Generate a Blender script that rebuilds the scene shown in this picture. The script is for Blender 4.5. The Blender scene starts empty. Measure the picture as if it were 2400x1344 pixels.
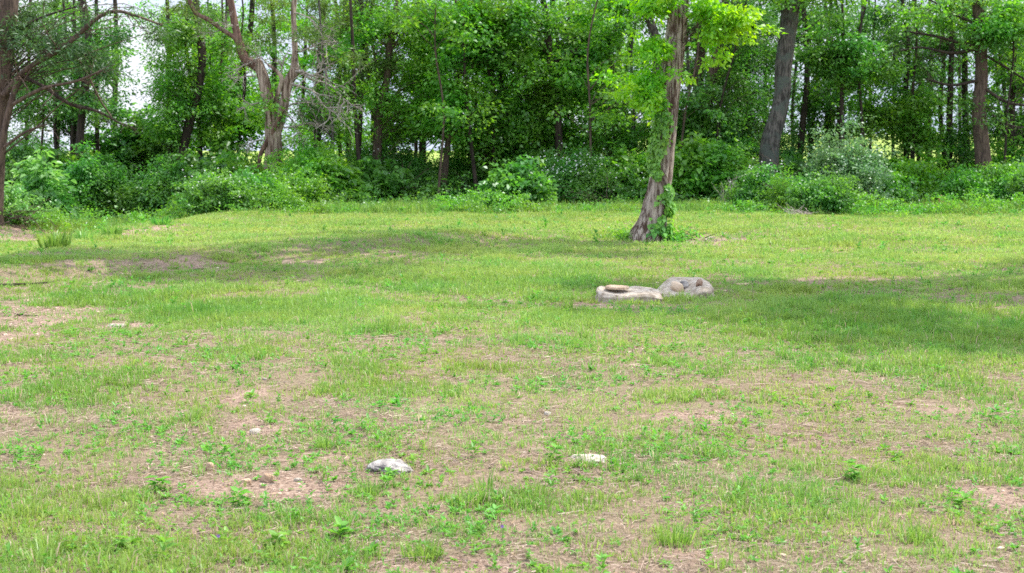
import bpy, math
import numpy as np
R = math.radians
# ------------------------------------------------------------------ camera, sky, sun
S = bpy.context.scene
CAMZ, HORIZ, FPX = 1.5, 335.0, 3333.0          # metres, photo row of the horizon, focal length in photo pixels
PITCH = math.atan((672 - HORIZ) / FPX)
cam_d = bpy.data.cameras.new('camera'); cam = bpy.data.objects.new('camera', cam_d)
S.collection.objects.link(cam); S.camera = cam
cam.location = (0, 0, CAMZ); cam.rotation_euler = (math.pi / 2 - PITCH, 0, 0)
cam_d.sensor_width = 36; cam_d.lens = 50; cam_d.clip_end = 3000
cam_d.dof.use_dof = True; cam_d.dof.focus_distance = 9.0; cam_d.dof.aperture_fstop = 6.3
SUN_EL, SUN_AZ = R(60), math.atan2(0.92, 0.39)  # azimuth from +Y towards +X
sd = bpy.data.lights.new('sun', 'SUN'); sd.energy = 2.85; sd.angle = R(0.55); sd.color = (1, .95, .86)
so = bpy.data.objects.new('sun', sd); S.collection.objects.link(so)
so.rotation_euler = (math.pi / 2 - SUN_EL, 0, -SUN_AZ + math.pi)
W = bpy.data.worlds.new('World'); S.world = W; W.use_nodes = True
nt = W.node_tree; nt.nodes.clear()
sky = nt.nodes.new('ShaderNodeTexSky'); sky.sky_type = 'NISHITA'; sky.sun_disc = False
sky.sun_elevation = SUN_EL; sky.sun_rotation = SUN_AZ; sky.air_density = 1.1; sky.dust_density = 1.5
bg = nt.nodes.new('ShaderNodeBackground'); bg.inputs[1].default_value = 0.15
tc = nt.nodes.new('ShaderNodeTexCoord'); mp = nt.nodes.new('ShaderNodeMapping'); mp.inputs['Scale'].default_value = (1, 1, 3)
nz = nt.nodes.new('ShaderNodeTexNoise'); nz.inputs['Scale'].default_value = 3.0; nz.inputs['Detail'].default_value = 6
rp = nt.nodes.new('ShaderNodeValToRGB'); rp.color_ramp.elements[0].position = .38; rp.color_ramp.elements[1].position = .62
mx = nt.nodes.new('ShaderNodeMix'); mx.data_type = 'RGBA'
mx.inputs[7].default_value = (7.4, 7.8, 8.8, 1)      # thin bright cloud
L = nt.links.new
L(tc.outputs['Generated'], mp.inputs[0]); L(mp.outputs[0], nz.inputs['Vector']); L(nz.outputs['Fac'], rp.inputs[0])
L(rp.outputs[0], mx.inputs[0]); L(sky.outputs[0], mx.inputs[6])
sx = nt.nodes.new('ShaderNodeSeparateXYZ'); L(tc.outputs['Generated'], sx.inputs[0])
ml = nt.nodes.new('ShaderNodeMapRange'); ml.inputs[1].default_value = .14; ml.inputs[2].default_value = .36; L(sx.outputs['Z'], ml.inputs[0])
lo = nt.nodes.new('ShaderNodeMix'); lo.data_type = 'RGBA'; lo.inputs[6].default_value = (2.15, 2.5, 3.3, 1); lo.inputs[7].default_value = (3.1, 3.2, 3.5, 1); L(rp.outputs[0], lo.inputs[0])  # hazy low sky
mz = nt.nodes.new('ShaderNodeMix'); mz.data_type = 'RGBA'; L(ml.outputs[0], mz.inputs[0]); L(lo.outputs[2], mz.inputs[6]); L(mx.outputs[2], mz.inputs[7]); L(mz.outputs[2], bg.inputs[0])
wo = nt.nodes.new('ShaderNodeOutputWorld'); L(bg.outputs[0], wo.inputs[0])
S.view_settings.view_transform = 'Standard'; S.view_settings.look = 'None'; S.view_settings.gamma = 1
S.view_settings.exposure = 1.3
S.render.engine = 'CYCLES'
S.cycles.max_bounces = 8; S.cycles.transmission_bounces = 6; S.cycles.diffuse_bounces = 5; S.cycles.transparent_max_bounces = 8
S.cycles.use_denoising = False

# ------------------------------------------------------------------ helpers
rng = np.random.default_rng(7)
def unit(v): return v / np.maximum(np.linalg.norm(v, axis=-1, keepdims=True), 1e-9)
def ss(a, b, x):
    t = np.clip((x - a) / (b - a), 0, 1); return t * t * (3 - 2 * t)
_tab = np.random.default_rng(3).random((256, 256))
def vn(x, y, s=0):
    x = np.asarray(x, float) + s * 17.3; y = np.asarray(y, float) + s * 9.7
    i = np.floor(x).astype(int); j = np.floor(y).astype(int); u = x - i; v = y - j
    u = u * u * (3 - 2 * u); v = v * v * (3 - 2 * v)
    a = _tab[i & 255, j & 255]; b = _tab[(i + 1) & 255, j & 255]; c = _tab[i & 255, (j + 1) & 255]; d = _tab[(i + 1) & 255, (j + 1) & 255]
    return (a * (1 - u) + b * u) * (1 - v) + (c * (1 - u) + d * u) * v
def fbm(x, y, s=0, o=4):
    r = 0; a = .5; t = 0
    for k in range(o): r = r + a * vn(x * 2 ** k, y * 2 ** k, s + k); t += a; a *= .5
    return r / t

def height(x, y):
    x = np.asarray(x, float); y = np.asarray(y, float)
    h = 0.16 * (fbm(x * .16, y * .16, 1, 2) - .5) + 0.06 * (fbm(x * .45, y * .45, 4, 3) - .5) + 0.028 * (fbm(x * 1.7, y * 1.7, 2, 3) - .5)
    h = h + 0.008 * (fbm(x * 9, y * 9, 5, 2) - .5) * (y < 14)
    edge = -6.5 + .3 * np.sin(y * .5)                        # crest where the lawn falls into a shallow swale on the left
    sw = ss(0, -1.6, x - edge) * (1 - ss(-3.0, -5.5, x - edge)) * ss(15.5, 18.5, y)
    h = h - .36 * sw + .10 * np.exp(-((x - edge - .5) / .8) ** 2) * ss(15, 19, y)
    yb = 15.3 + (x + 5.5) * 1.13                              # low worn bank crossing the left half
    h = h + .13 * ss(-.5, .6, y - yb) * (1 - ss(.5, 6, y - yb)) * (1 - ss(-1.5, 1.5, x)) 
    h = h + 2.1 * ss(2, 14, x) * ss(46, 100, y) - ss(3, -6, x) * np.clip(y - 44, 0, 500) * .014
    return h

def ray(px, py):
    u = (np.asarray(px, float) - 1200) / FPX; v = (672 - np.asarray(py, float)) / FPX
    c, s = math.cos(PITCH), math.sin(PITCH)
    return u, c + v * s, -s + v * c
def at(px, py, Y):
    a, b, c = ray(px, py); k = Y / b
    return np.array([a * k, Y, CAMZ + c * k])
_Y = np.arange(3, 90, .02)
def gnd(px, py):
    a, b, c = ray(px, py); k = _Y / b; x = a * k; z = CAMZ + c * k
    i = np.argmax(z < height(x, _Y)); return np.array([x[i], _Y[i], float(height(x[i], _Y[i]))])
def ppm(Y): return Y / FPX          # metres per photo pixel at depth Y

def mesh(name, V, F, mat, parent=None, tint=None, smooth=False, attrs=None):
    """V (n,3); F (m,4) quads or list of arrays with 3/4 columns"""
    me = bpy.data.meshes.new(name)
    Fs = F if isinstance(F, list) else [F]
    V = np.asarray(V, np.float32)
    me.vertices.add(len(V)); me.vertices.foreach_set('co', V.ravel())
    tot = sum(f.size for f in Fs); npol = sum(len(f) for f in Fs)
    me.loops.add(tot); me.polygons.add(npol)
    me.loops.foreach_set('vertex_index', np.concatenate([f.ravel() for f in Fs]).astype(np.int32))
    st = []; o = 0
    for f in Fs:
        k = f.shape[1]; st.append(o + np.arange(len(f)) * k); o += f.size
    me.polygons.foreach_set('loop_start', np.concatenate(st).astype(np.int32))
    if smooth: me.polygons.foreach_set('use_smooth', np.ones(npol, bool))
    if tint is not None:
        a = me.attributes.new('tint', 'FLOAT', 'FACE'); a.data.foreach_set('value', np.asarray(tint, np.float32))
    for k, v in (attrs or {}).items():
        a = me.attributes.new(k, 'FLOAT', 'POINT'); a.data.foreach_set('value', np.asarray(v, np.float32))
    me.materials.append(mat); me.update(calc_edges=True); me.validate()
    ob = bpy.data.objects.new(name, me); S.collection.objects.link(ob)
    if parent is not None:
        ob.parent = parent
        ob.matrix_parent_inverse.identity()
        ob.location = -np.array(parent.location)
    return ob
def thing(name, label, cat, loc, group=None):
    o = bpy.data.objects.new(name, None); S.collection.objects.link(o); o.location = tuple(float(q) for q in loc)
    o.empty_display_size = .2; o['label'] = label; o['category'] = cat
    if group: o['group'] = group
    return o
def tag(o, label, cat, group=None):
    o['label'] = label; o['category'] = cat
    if group: o['group'] = group
    return o

class MB:
    def __init__(s): s.V = []; s.F = []; s.n = 0; s.T = []
    def add(s, V, F, t=None):
        s.V.append(V); s.F.append(F + s.n); s.n += len(V); s.T.append(np.full(len(F), .5) if t is None else t)
    def build(s, name, mat, parent=None, smooth=True, tint=True):
        return mesh(name, np.concatenate(s.V), np.concatenate(s.F), mat, parent, np.concatenate(s.T) if tint else None, smooth)
def resample(P, n):
    P = np.asarray(P, float); k = len(P)
    t = np.arange(k); tt = np.linspace(0, k - 1, n); i = np.clip(tt.astype(int), 0, k - 2); u = (tt - i)[:, None]
    Pm = np.vstack([2 * P[0] - P[1], P, 2 * P[-1] - P[-2]])
    a, b, c, d = Pm[i], Pm[i + 1], Pm[i + 2], Pm[i + 3]
    return .5 * (2 * b + (c - a) * u + (2 * a - 5 * b + 4 * c - d) * u ** 2 + (3 * b - a - 3 * c + d) * u ** 3)
def tube(P, r, n=6, rough=0.0, seed=0, flute=0.0, nf=5, twist=1.0, cap=True):
    P = np.asarray(P, float); r = np.broadcast_to(np.asarray(r, float), (len(P),)); k = len(P)
    T = unit(np.gradient(P, axis=0)); ref = np.array([0.31, -0.95, 0.05])
    A = unit(np.cross(T, ref)); B = np.cross(T, A)
    th = np.linspace(0, 2 * math.pi, n, endpoint=False)
    rr = r[:, None] * np.ones((1, n))
    s = np.concatenate([[0], np.cumsum(np.linalg.norm(np.diff(P, axis=0), axis=1))])[:, None]
    if flute: rr = rr * (1 + flute * np.sin(nf * th[None] + twist * s + 2 * vn(s * .7, th[None] * 0, seed)) + flute * .7 * np.sin((nf * 2 + 1) * th[None] - twist * 1.3 * s))
    if rough: rr = rr * (1 + rough * 2 * (fbm(np.cos(th)[None] * 3 + s * .8 + 50, np.sin(th)[None] * 3 + s * 1.1 + 50, seed, 3) - .5)
                         + rough * 1.1 * (vn(th[None] * n / 7.0, s * 4, seed + 3) - .5))
    V = P[:, None] + rr[..., None] * (np.cos(th)[None, :, None] * A[:, None] + np.sin(th)[None, :, None] * B[:, None])
    V = V.reshape(-1, 3)
    i = np.arange(k - 1)[:, None] * n; j = np.arange(n)[None]; j2 = (j + 1) % n
    F = np.stack([i + j, i + j2, i + n + j2, i + n + j], -1).reshape(-1, 4)
    if cap:                                             # close the end
        V = np.vstack([V, P[-1] + T[-1] * r[-1] * .6]); c = len(V) - 1; b = (k - 1) * n
        m = np.arange(0, n - 1, 2); F = np.vstack([F, np.stack([b + m, b + m + 1, b + (m + 2) % n, np.full(len(m), c)], -1)])
        if n % 2: pass
    return V, F
def leaves(C, D, N, Lh, Wd, fold=.15):
    D = unit(D); Sd = unit(np.cross(D, N)); N = np.cross(Sd, D); Lh = np.asarray(Lh)[:, None]; Wd = np.asarray(Wd)[:, None]
    a = C; m = C + D * Lh * .42 + N * Wd * fold; t = C + D * Lh - N * Lh * .12
    V = np.stack([a, m + Sd * Wd * .5, t, m - Sd * Wd * .5], 1).reshape(-1, 3)
    F = np.arange(len(C) * 4).reshape(-1, 4)
    return V, F
def leaves6(C, D, N, Lh, Wd, fold=.12):                # rounder leaf, two quads folded at the midrib
    D = unit(D); Sd = unit(np.cross(D, N)); N = np.cross(Sd, D); Lh = np.asarray(Lh)[:, None]; Wd = np.asarray(Wd)[:, None]
    l1 = C + D * Lh * .12 + Sd * Wd * .46 + N * Wd * fold; l2 = C + D * Lh * .55 + Sd * Wd * .40 + N * Wd * fold
    r1 = C + D * Lh * .12 - Sd * Wd * .46 + N * Wd * fold; r2 = C + D * Lh * .55 - Sd * Wd * .40 + N * Wd * fold
    t = C + D * Lh - N * Lh * .15
    V = np.stack([C, l1, l2, t, r2, r1], 1).reshape(-1, 3); b = np.arange(len(C))[:, None] * 6
    F = np.concatenate([b + [0, 1, 2, 3], b + [0, 3, 4, 5]], 1).reshape(-1, 4)
    return V, F

# ------------------------------------------------------------------ materials
def nodes(m):
    m.use_nodes = True; t = m.node_tree; t.nodes.clear(); return t, t.nodes.new, t.links.new
def leaf_mat(name, c1, c2, trans=.45, gloss=.03, dry=None):
    m = bpy.data.materials.new(name); t, N, K = nodes(m)
    at_ = N('ShaderNodeAttribute'); at_.attribute_name = 'tint'
    r = N('ShaderNodeValToRGB'); r.color_ramp.elements[0].color = (*c1, 1); r.color_ramp.elements[1].color = (*c2, 1)
    if dry:
        r.color_ramp.elements[1].position = .93
        e = r.color_ramp.elements.new(.97); e.color = (*dry, 1)
    oi = N('ShaderNodeNewGeometry'); nz = N('ShaderNodeTexNoise'); nz.inputs['Scale'].default_value = .9; nz.inputs['Detail'].default_value = 2
    K(oi.outputs['Position'], nz.inputs['Vector'])
    hs = N('ShaderNodeHueSaturation'); mr = N('ShaderNodeMapRange'); mr.inputs[1].default_value = .3; mr.inputs[2].default_value = .7
    mr.inputs[3].default_value = .475; mr.inputs[4].default_value = .52
    K(nz.outputs['Fac'], mr.inputs[0]); K(mr.outputs[0], hs.inputs['Hue'])
    K(at_.outputs['Fac'], r.inputs[0]); K(r.outputs[0], hs.inputs['Color'])
    d = N('ShaderNodeBsdfDiffuse'); tr = N('ShaderNodeBsdfTranslucent'); g = N('ShaderNodeBsdfGlossy'); g.inputs['Roughness'].default_value = .42
    hs2 = N('ShaderNodeHueSaturation'); hs2.inputs['Hue'].default_value = .492; hs2.inputs['Saturation'].default_value = 1.1; hs2.inputs['Value'].default_value = 1.35
    K(hs.outputs[0], hs2.inputs['Color']); K(hs.outputs[0], d.inputs[0]); K(hs2.outputs[0], tr.inputs[0])
    g.inputs[0].default_value = (.9, .95, 1, 1)
    m1 = N('ShaderNodeMixShader'); m1.inputs[0].default_value = trans; K(d.outputs[0], m1.inputs[1]); K(tr.outputs[0], m1.inputs[2])
    m2 = N('ShaderNodeMixShader'); m2.inputs[0].default_value = gloss; K(m1.outputs[0], m2.inputs[1]); K(g.outputs[0], m2.inputs[2])
    o = N('ShaderNodeOutputMaterial'); K(m2.outputs[0], o.inputs[0]); return m
def bark_mat(name, c1, c2, lich=None, scale=9, stretch=.18, bump=.6, hard=.12):
    m = bpy.data.materials.new(name); t, N, K = nodes(m)
    g = N('ShaderNodeNewGeometry'); mp = N('ShaderNodeMapping'); mp.inputs['Scale'].default_value = (1, 1, stretch); K(g.outputs['Position'], mp.inputs[0])
    nz = N('ShaderNodeTexNoise'); nz.inputs['Scale'].default_value = scale * 2.2; nz.inputs['Detail'].default_value = 7; nz.inputs['Roughness'].default_value = .7
    K(mp.outputs[0], nz.inputs['Vector'])
    r = N('ShaderNodeValToRGB'); r.color_ramp.elements[0].position = .5 - hard; r.color_ramp.elements[1].position = .5 + hard
    r.color_ramp.elements[0].color = (*c1, 1); r.color_ramp.elements[1].color = (*c2, 1); K(nz.outputs['Fac'], r.inputs[0])
    col = r.outputs[0]
    if lich:
        n2 = N('ShaderNodeTexNoise'); n2.inputs['Scale'].default_value = 3.5; n2.inputs['Detail'].default_value = 5; K(g.outputs['Position'], n2.inputs['Vector'])
        r2 = N('ShaderNodeValToRGB'); r2.color_ramp.elements[0].position = .5; r2.color_ramp.elements[1].position = .62; K(n2.outputs['Fac'], r2.inputs[0])
        mx = N('ShaderNodeMix'); mx.data_type = 'RGBA'; K(r2.outputs[0], mx.inputs[0]); K(col, mx.inputs[6]); mx.inputs[7].default_value = (*lich, 1); col = mx.outputs[2]
    b = N('ShaderNodeBump'); b.inputs['Strength'].default_value = bump; b.inputs['Distance'].default_value = .03; K(nz.outputs['Fac'], b.inputs['Height'])
    p = N('ShaderNodeBsdfPrincipled'); p.inputs['Roughness'].default_value = .9; K(col, p.inputs['Base Color']); K(b.outputs[0], p.inputs['Normal'])
    p.inputs['Specular IOR Level'].default_value = .2
    o = N('ShaderNodeOutputMaterial'); K(p.outputs[0], o.inputs[0]); return m
def stone_mat(name, c1, c2, c3, scale=6):
    m = bpy.data.materials.new(name); t, N, K = nodes(m)
    g = N('ShaderNodeNewGeometry')
    nz = N('ShaderNodeTexNoise'); nz.inputs['Scale'].default_value = scale; nz.inputs['Detail'].default_value = 9; nz.inputs['Roughness'].default_value = .68; K(g.outputs['Position'], nz.inputs['Vector'])
    r = N('ShaderNodeValToRGB'); e = r.color_ramp.elements; e[0].position = .35; e[0].color = (*c1, 1); e[1].position = .65; e[1].color = (*c3, 1)
    q = e.new(.5); q.color = (*c2, 1); K(nz.outputs['Fac'], r.inputs[0])
    n2 = N('ShaderNodeTexNoise'); n2.inputs['Scale'].default_value = scale * 9; n2.inputs['Detail'].default_value = 6; K(g.outputs['Position'], n2.inputs['Vector'])
    b = N('ShaderNodeBump'); b.inputs['Strength'].default_value = .7; b.inputs['Distance'].default_value = .012; K(n2.outputs['Fac'], b.inputs['Height'])
    p = N('ShaderNodeBsdfPrincipled'); p.inputs['Roughness'].default_value = .93; p.inputs['Specular IOR Level'].default_value = .15
    K(r.outputs[0], p.inputs['Base Color']); K(b.outputs[0], p.inputs['Normal'])
    o = N('ShaderNodeOutputMaterial'); K(p.outputs[0], o.inputs[0]); return m
def tint_mat(name, c1, c2):
    m = bpy.data.materials.new(name); t, N, K = nodes(m)
    a = N('ShaderNodeAttribute'); a.attribute_name = 'tint'
    r = N('ShaderNodeValToRGB'); r.color_ramp.elements[0].color = (*c1, 1); r.color_ramp.elements[1].color = (*c2, 1); K(a.outputs['Fac'], r.inputs[0])
    p = N('ShaderNodeBsdfPrincipled'); p.inputs['Roughness'].default_value = .85; p.inputs['Specular IOR Level'].default_value = .2; K(r.outputs[0], p.inputs['Base Color'])
    o = N('ShaderNodeOutputMaterial'); K(p.outputs[0], o.inputs[0]); return m
M = dict(
    bright=leaf_mat('bright_leaf', (.10, .30, .030), (.22, .50, .060), .55),
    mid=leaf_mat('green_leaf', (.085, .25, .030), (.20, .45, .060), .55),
    dark=leaf_mat('dark_leaf', (.05, .145, .026), (.12, .30, .050), .5),
    olive=leaf_mat('olive_leaf', (.09, .17, .03), (.18, .30, .06), .45),
    cedar=leaf_mat('cedar_needles', (.035, .085, .028), (.085, .18, .045), .35),
    deep=leaf_mat('deep_green_leaf', (.065, .20, .032), (.15, .38, .06), .52),
    silver=leaf_mat('silvery_leaf', (.08, .20, .055), (.20, .36, .13), .45, .05),
    yard=leaf_mat('young_maple_leaf', (.17, .42, .030), (.34, .62, .060), .55),
    ivy=leaf_mat('ivy_leaf', (.07, .25, .03), (.24, .52, .08), .45, .03),
    lit=leaf_mat('pale_young_leaf', (.12, .32, .06), (.27, .50, .13), .5, .04),
    blossom=leaf_mat('white_blossom', (.62, .62, .58), (.85, .85, .83), .3, .02),
    grass=leaf_mat('grass_blade', (.125, .27, .045), (.345, .475, .125), .45, .02, dry=(.46, .37, .25)),
    straw=leaf_mat('dry_straw', (.11, .072, .05), (.47, .37, .28), .15, .02),
    weed=leaf_mat('weed_leaf', (.08, .25, .035), (.20, .44, .08), .45, .02),
    bark_brown=bark_mat('brown_bark', (.045, .032, .025), (.15, .105, .078)),
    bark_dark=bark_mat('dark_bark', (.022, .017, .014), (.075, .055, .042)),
    bark_grey=bark_mat('grey_bark', (.035, .031, .027), (.13, .115, .10), lich=(.085, .095, .08), scale=9, stretch=.2, hard=.07),
    bark_yard=bark_mat('rough_yard_tree_bark', (.085, .052, .038), (.42, .35, .29), scale=8, stretch=.13, bump=1.0, hard=.06),
    snag=bark_mat('weathered_cedar_wood', (.10, .06, .042), (.44, .34, .27), scale=7, stretch=.08, bump=.9, hard=.08),
    snag_red=bark_mat('reddish_cedar_bark', (.08, .042, .032), (.24, .15, .115), scale=8, stretch=.09),
    twig=bark_mat('grey_dead_twig', (.20, .165, .14), (.50, .43, .38)),
    limestone=stone_mat('pale_limestone', (.22, .17, .12), (.40, .335, .265), (.53, .465, .385), 14),
    stone_tan=stone_mat('tan_stone', (.26, .165, .10), (.47, .34, .235), (.58, .46, .34)),
    stone_grey=stone_mat('grey_weathered_stone', (.12, .11, .105), (.33, .30, .275), (.47, .43, .39), 20),
    stone_white=stone_mat('white_stone', (.24, .195, .145), (.42, .37, .30), (.54, .50, .44), 20),
    pebble=tint_mat('pebble', (.40, .24, .16), (.66, .52, .43)),
    violet=tint_mat('violet_petal', (.28, .16, .42), (.36, .22, .52)),
)

# ------------------------------------------------------------------ wear of the lawn
def patch_list(lst):
    out = []
    for px, py, rx, ry, s in lst:
        p = gnd(px, py); Y = p[1]; out.append((p[0], Y, rx * ppm(Y), ry * Y * Y / (CAMZ * FPX), s))
    return out
BARE = patch_list([(90, 735, 190, 42, 1), (20, 790, 90, 26, .9), (300, 765, 60, 10, 1), (300, 638, 150, 8, .5), (500, 628, 110, 7, .7), (720, 616, 70, 7, .7),
    (930, 598, 100, 7, .55), (60, 600, 100, 8, .8), (330, 540, 66, 15, 1), (440, 508, 60, 12, 1), (85, 535, 110, 18, 1), (950, 481, 110, 8, .8), (1060, 490, 150, 8, .6),
    (580, 925, 60, 25, .7), (570, 1140, 240, 34, .95), (300, 1150, 120, 20, .5), (700, 1090, 150, 26, .5), (620, 1000, 90, 25, .7), (900, 990, 120, 16, .5), (1200, 985, 160, 18, .6),
    (1660, 985, 130, 24, .75), (1930, 735, 140, 16, .8), (1610, 750, 50, 18, .8), (1730, 712, 60, 12, .7), (1380, 716, 70, 12, .7), (2340, 1165, 100, 34, 1), (1600, 1300, 210, 26, 1),
    (1070, 1330, 200, 24, .8), (950, 1280, 130, 22, .65), (60, 965, 100, 34, .7), (250, 1245, 110, 22, .6), (1660, 562, 120, 11, .8), (1430, 550, 90, 8, .6), (1940, 530, 100, 8, .6),
    (1900, 600, 220, 16, .35), (2000, 655, 200, 10, .5), (2250, 880, 130, 30, .4), (170, 690, 150, 10, .5), (1200, 580, 90, 10, .5), (1560, 1180, 90, 20, .4), (1900, 1040, 120, 18, .5),
    (2180, 960, 150, 20, .5), (420, 1060, 120, 20, .6), (130, 855, 140, 20, .5), (1000, 800, 160, 16, .35), (1500, 850, 160, 14, .35), (1850, 900, 150, 16, .35), (2300, 1300, 110, 22, .5), (780, 1200, 90, 14, .5)])
LUSH = patch_list([(600, 735, 260, 38, 1), (1150, 650, 320, 30, .8), (2050, 760, 380, 80, 1), (1350, 750, 160, 26, .8), (900, 915, 150, 24, .9), (1480, 700, 200, 14, .6), (560, 830, 90, 16, .6),
    (1600, 935, 110, 14, .8), (120, 1230, 140, 40, .8), (640, 1230, 160, 26, .8), (1200, 1180, 200, 26, .8), (1350, 1090, 150, 18, .5), (2100, 1130, 160, 24, .7), (860, 1150, 90, 16, .5), (1300, 800, 120, 14, .6),
    (2200, 1290, 100, 30, .6), (1800, 1240, 160, 30, .5), (40, 1150, 70, 26, .6)])
def blobs(x, y, lst, wob):
    r = np.zeros_like(x)
    for cx, cy, rx, ry, s in lst:
        d = ((x - cx) / rx) ** 2 + ((y - cy) / ry) ** 2
        r = np.maximum(r, s * (1 - ss(.35, 1.5, d + wob)))
    return r
def bare(x, y):
    x = np.asarray(x, float); y = np.asarray(y, float)
    n1 = fbm(x * 1.6, y * 1.6, 11, 4); n2 = fbm(x * 6, y * 6, 13, 3)
    b = blobs(x, y, BARE, (n1 - .5) * 2.6 + (n2 - .5) * 1.4)
    near = 1 - ss(8, 12.5, y)
    f9 = fbm(x * 9, y * 9, 17, 3); b = b * (.5 + .62 * ss(.30, .56, f9))
    gen = ss(.50, .68, n1 * .35 + n2 * .35 + f9 * .3) * (.10 + .42 * near)
    return np.clip(np.maximum(b, gen), 0, 1)
def lush(x, y):
    n1 = fbm(x * 1.3, y * 1.3, 21, 3)
    return np.maximum(blobs(x, y, LUSH, (n1 - .5) * 2), .8 * ss(.56, .72, n1))

# ------------------------------------------------------------------ ground sheet
def axis(lo, a, b, hi, step, grow=1.12):
    mid = np.arange(a, b, step); L_, s = [], step; v = a
    while v > lo: s *= grow; v -= s; L_.append(v)
    H, s, v = [], step, mid[-1]
    while v < hi: s *= grow; v += s; H.append(v)
    return np.concatenate([L_[::-1], mid, H])
gx = axis(-700, -9, 9, 700, .045, 1.09); 
gy = np.concatenate([axis(-60, 3.8, 12, 12.1, .035, 1.12)[:-1], ])
gy = gy[gy < 12]
s_, v_ = .035, gy[-1]; ext = []
while v_ < 1500:
    s_ = max(s_, .035 * 1.012 ** len(ext)) if v_ < 36 else s_ * 1.09
    v_ += s_; ext.append(v_)
gy = np.concatenate([gy, ext])
GX, GY = np.meshgrid(gx, gy); gxr, gyr = GX.ravel(), GY.ravel()
gV = np.stack([gxr, gyr, height(gxr, gyr)], 1); nx_ = len(gx)
i = np.arange(len(gy) - 1)[:, None] * nx_; j = np.arange(nx_ - 1)[None]
gF = np.stack([i + j, i + j + 1, i + nx_ + j + 1, i + nx_ + j], -1).reshape(-1, 4)
gb = bare(gxr, gyr); wood = ss(30.5, 33.5, gyr + 1.2 * (fbm(gxr * .6, gyr * .6, 31, 2) - .5)) * (1 - ss(43, 47, gyr))
def ground_mat():
    m = bpy.data.materials.new('lawn_soil'); t, N, K = nodes(m)
    g = N('ShaderNodeNewGeometry'); P = g.outputs['Position']
    def noise(sc, det=5, ro=.6):
        n = N('ShaderNodeTexNoise'); n.inputs['Scale'].default_value = sc; n.inputs['Detail'].default_value = det; n.inputs['Roughness'].default_value = ro; K(P, n.inputs['Vector']); return n.outputs['Fac']
    def ramp(f, *st):
        r = N('ShaderNodeValToRGB'); e = r.color_ramp.elements; e[0].position, e[0].color = st[0][0], (*st[0][1], 1); e[1].position, e[1].color = st[-1][0], (*st[-1][1], 1)
        for p, c in st[1:-1]: q = e.new(p); q.color = (*c, 1)
        K(f, r.inputs[0]); return r.outputs[0]
    def mix(f, a, b):
        x = N('ShaderNodeMix'); x.data_type = 'RGBA'; K(f, x.inputs[0]); K(a, x.inputs[6]); K(b, x.inputs[7]); return x.outputs[2]
    soil = ramp(noise(48, 8, .8), (.36, (.10, .068, .05)), (.48, (.27, .185, .135)), (.66, (.50, .375, .29)))
    thatch = ramp(noise(60, 6, .8), (.36, (.07, .058, .032)), (.5, (.215, .165, .105)), (.66, (.36, .28, .19)))
    far = ramp(noise(5, 7, .7), (.3, (.17, .25, .05)), (.7, (.33, .40, .09)))
    litter = ramp(noise(12, 7, .7), (.3, (.04, .035, .02)), (.7, (.12, .095, .055)))
    def attr(n): a = N('ShaderNodeAttribute'); a.attribute_name = n; return a.outputs['Fac']
    am = N('ShaderNodeMath'); am.operation = 'MULTIPLY_ADD'; K(noise(22, 6, .75), am.inputs[0]); am.inputs[1].default_value = 1.3; K(attr('bare'), am.inputs[2])
    mr = N('ShaderNodeMapRange'); mr.inputs[1].default_value = .92; mr.inputs[2].default_value = 1.35; K(am.outputs[0], mr.inputs[0])
    c = mix(mr.outputs[0], thatch, soil); c = mix(attr('far'), c, far); c = mix(attr('wood'), c, litter)
    b = N('ShaderNodeBump'); b.inputs['Strength'].default_value = .8; b.inputs['Distance'].default_value = .02; K(noise(45, 8, .8), b.inputs['Height'])
    p = N('ShaderNodeBsdfPrincipled'); p.inputs['Roughness'].default_value = .95; p.inputs['Specular IOR Level'].default_value = .1
    K(c, p.inputs['Base Color']); K(b.outputs[0], p.inputs['Normal']); o = N('ShaderNodeOutputMaterial'); K(p.outputs[0], o.inputs[0]); return m
ground = mesh('ground', gV, gF, ground_mat(), smooth=True, attrs={'bare': gb, 'wood': wood, 'far': ss(44, 48, gyr)})
ground['kind'] = 'structure'

# ------------------------------------------------------------------ grass, straw, weeds, pebbles (uncountable)
def scatter(y0, y1, dens, pad=1.2):
    """random points in the wedge seen by the camera plus a margin, dens per m2"""
    n = int(dens * ((y1 - y0) * (2 * pad) + .36 * (y1 ** 2 - y0 ** 2) * 1.05)); y = np.sqrt(rng.random(n) * (y1 ** 2 - y0 ** 2) + y0 ** 2) if y0 > 10 else y0 + (y1 - y0) * rng.random(n) ** .85
    x = (rng.random(n) * 2 - 1) * (.375 * y + pad); return x, y
def blades(x, y, h, w, lean, tint, hd=None):
    n = len(x); a = rng.random(n) * 2 * math.pi if hd is None else hd; f = rng.random(n) * 2 * math.pi
    D = np.stack([np.cos(a), np.sin(a), np.zeros(n)], 1); Sd = np.stack([np.cos(f), np.sin(f), np.zeros(n)], 1)
    B = np.stack([x, y, height(x, y) - .004], 1); up = np.array([0, 0, 1.])
    h = h[:, None]; ln = lean[:, None]; w = w[:, None]
    m = B + up * h * .58 * np.sqrt(np.maximum(0, 1 - ln * .3)) + D * h * ln * .28; t = B + up * h * np.maximum(.06, 1 - ln * .75) + D * h * ln * .85
    V = np.stack([B - Sd * w * .5, B + Sd * w * .5, m - Sd * w * .42, m + Sd * w * .42, t - Sd * w * .08, t + Sd * w * .08], 1).reshape(-1, 3)
    b = np.arange(n)[:, None] * 6; F = np.concatenate([b + [0, 1, 3, 2], b + [2, 3, 5, 4]], 1).reshape(-1, 4)
    return V, F, np.repeat(tint, 2)
gm = MB()
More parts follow.
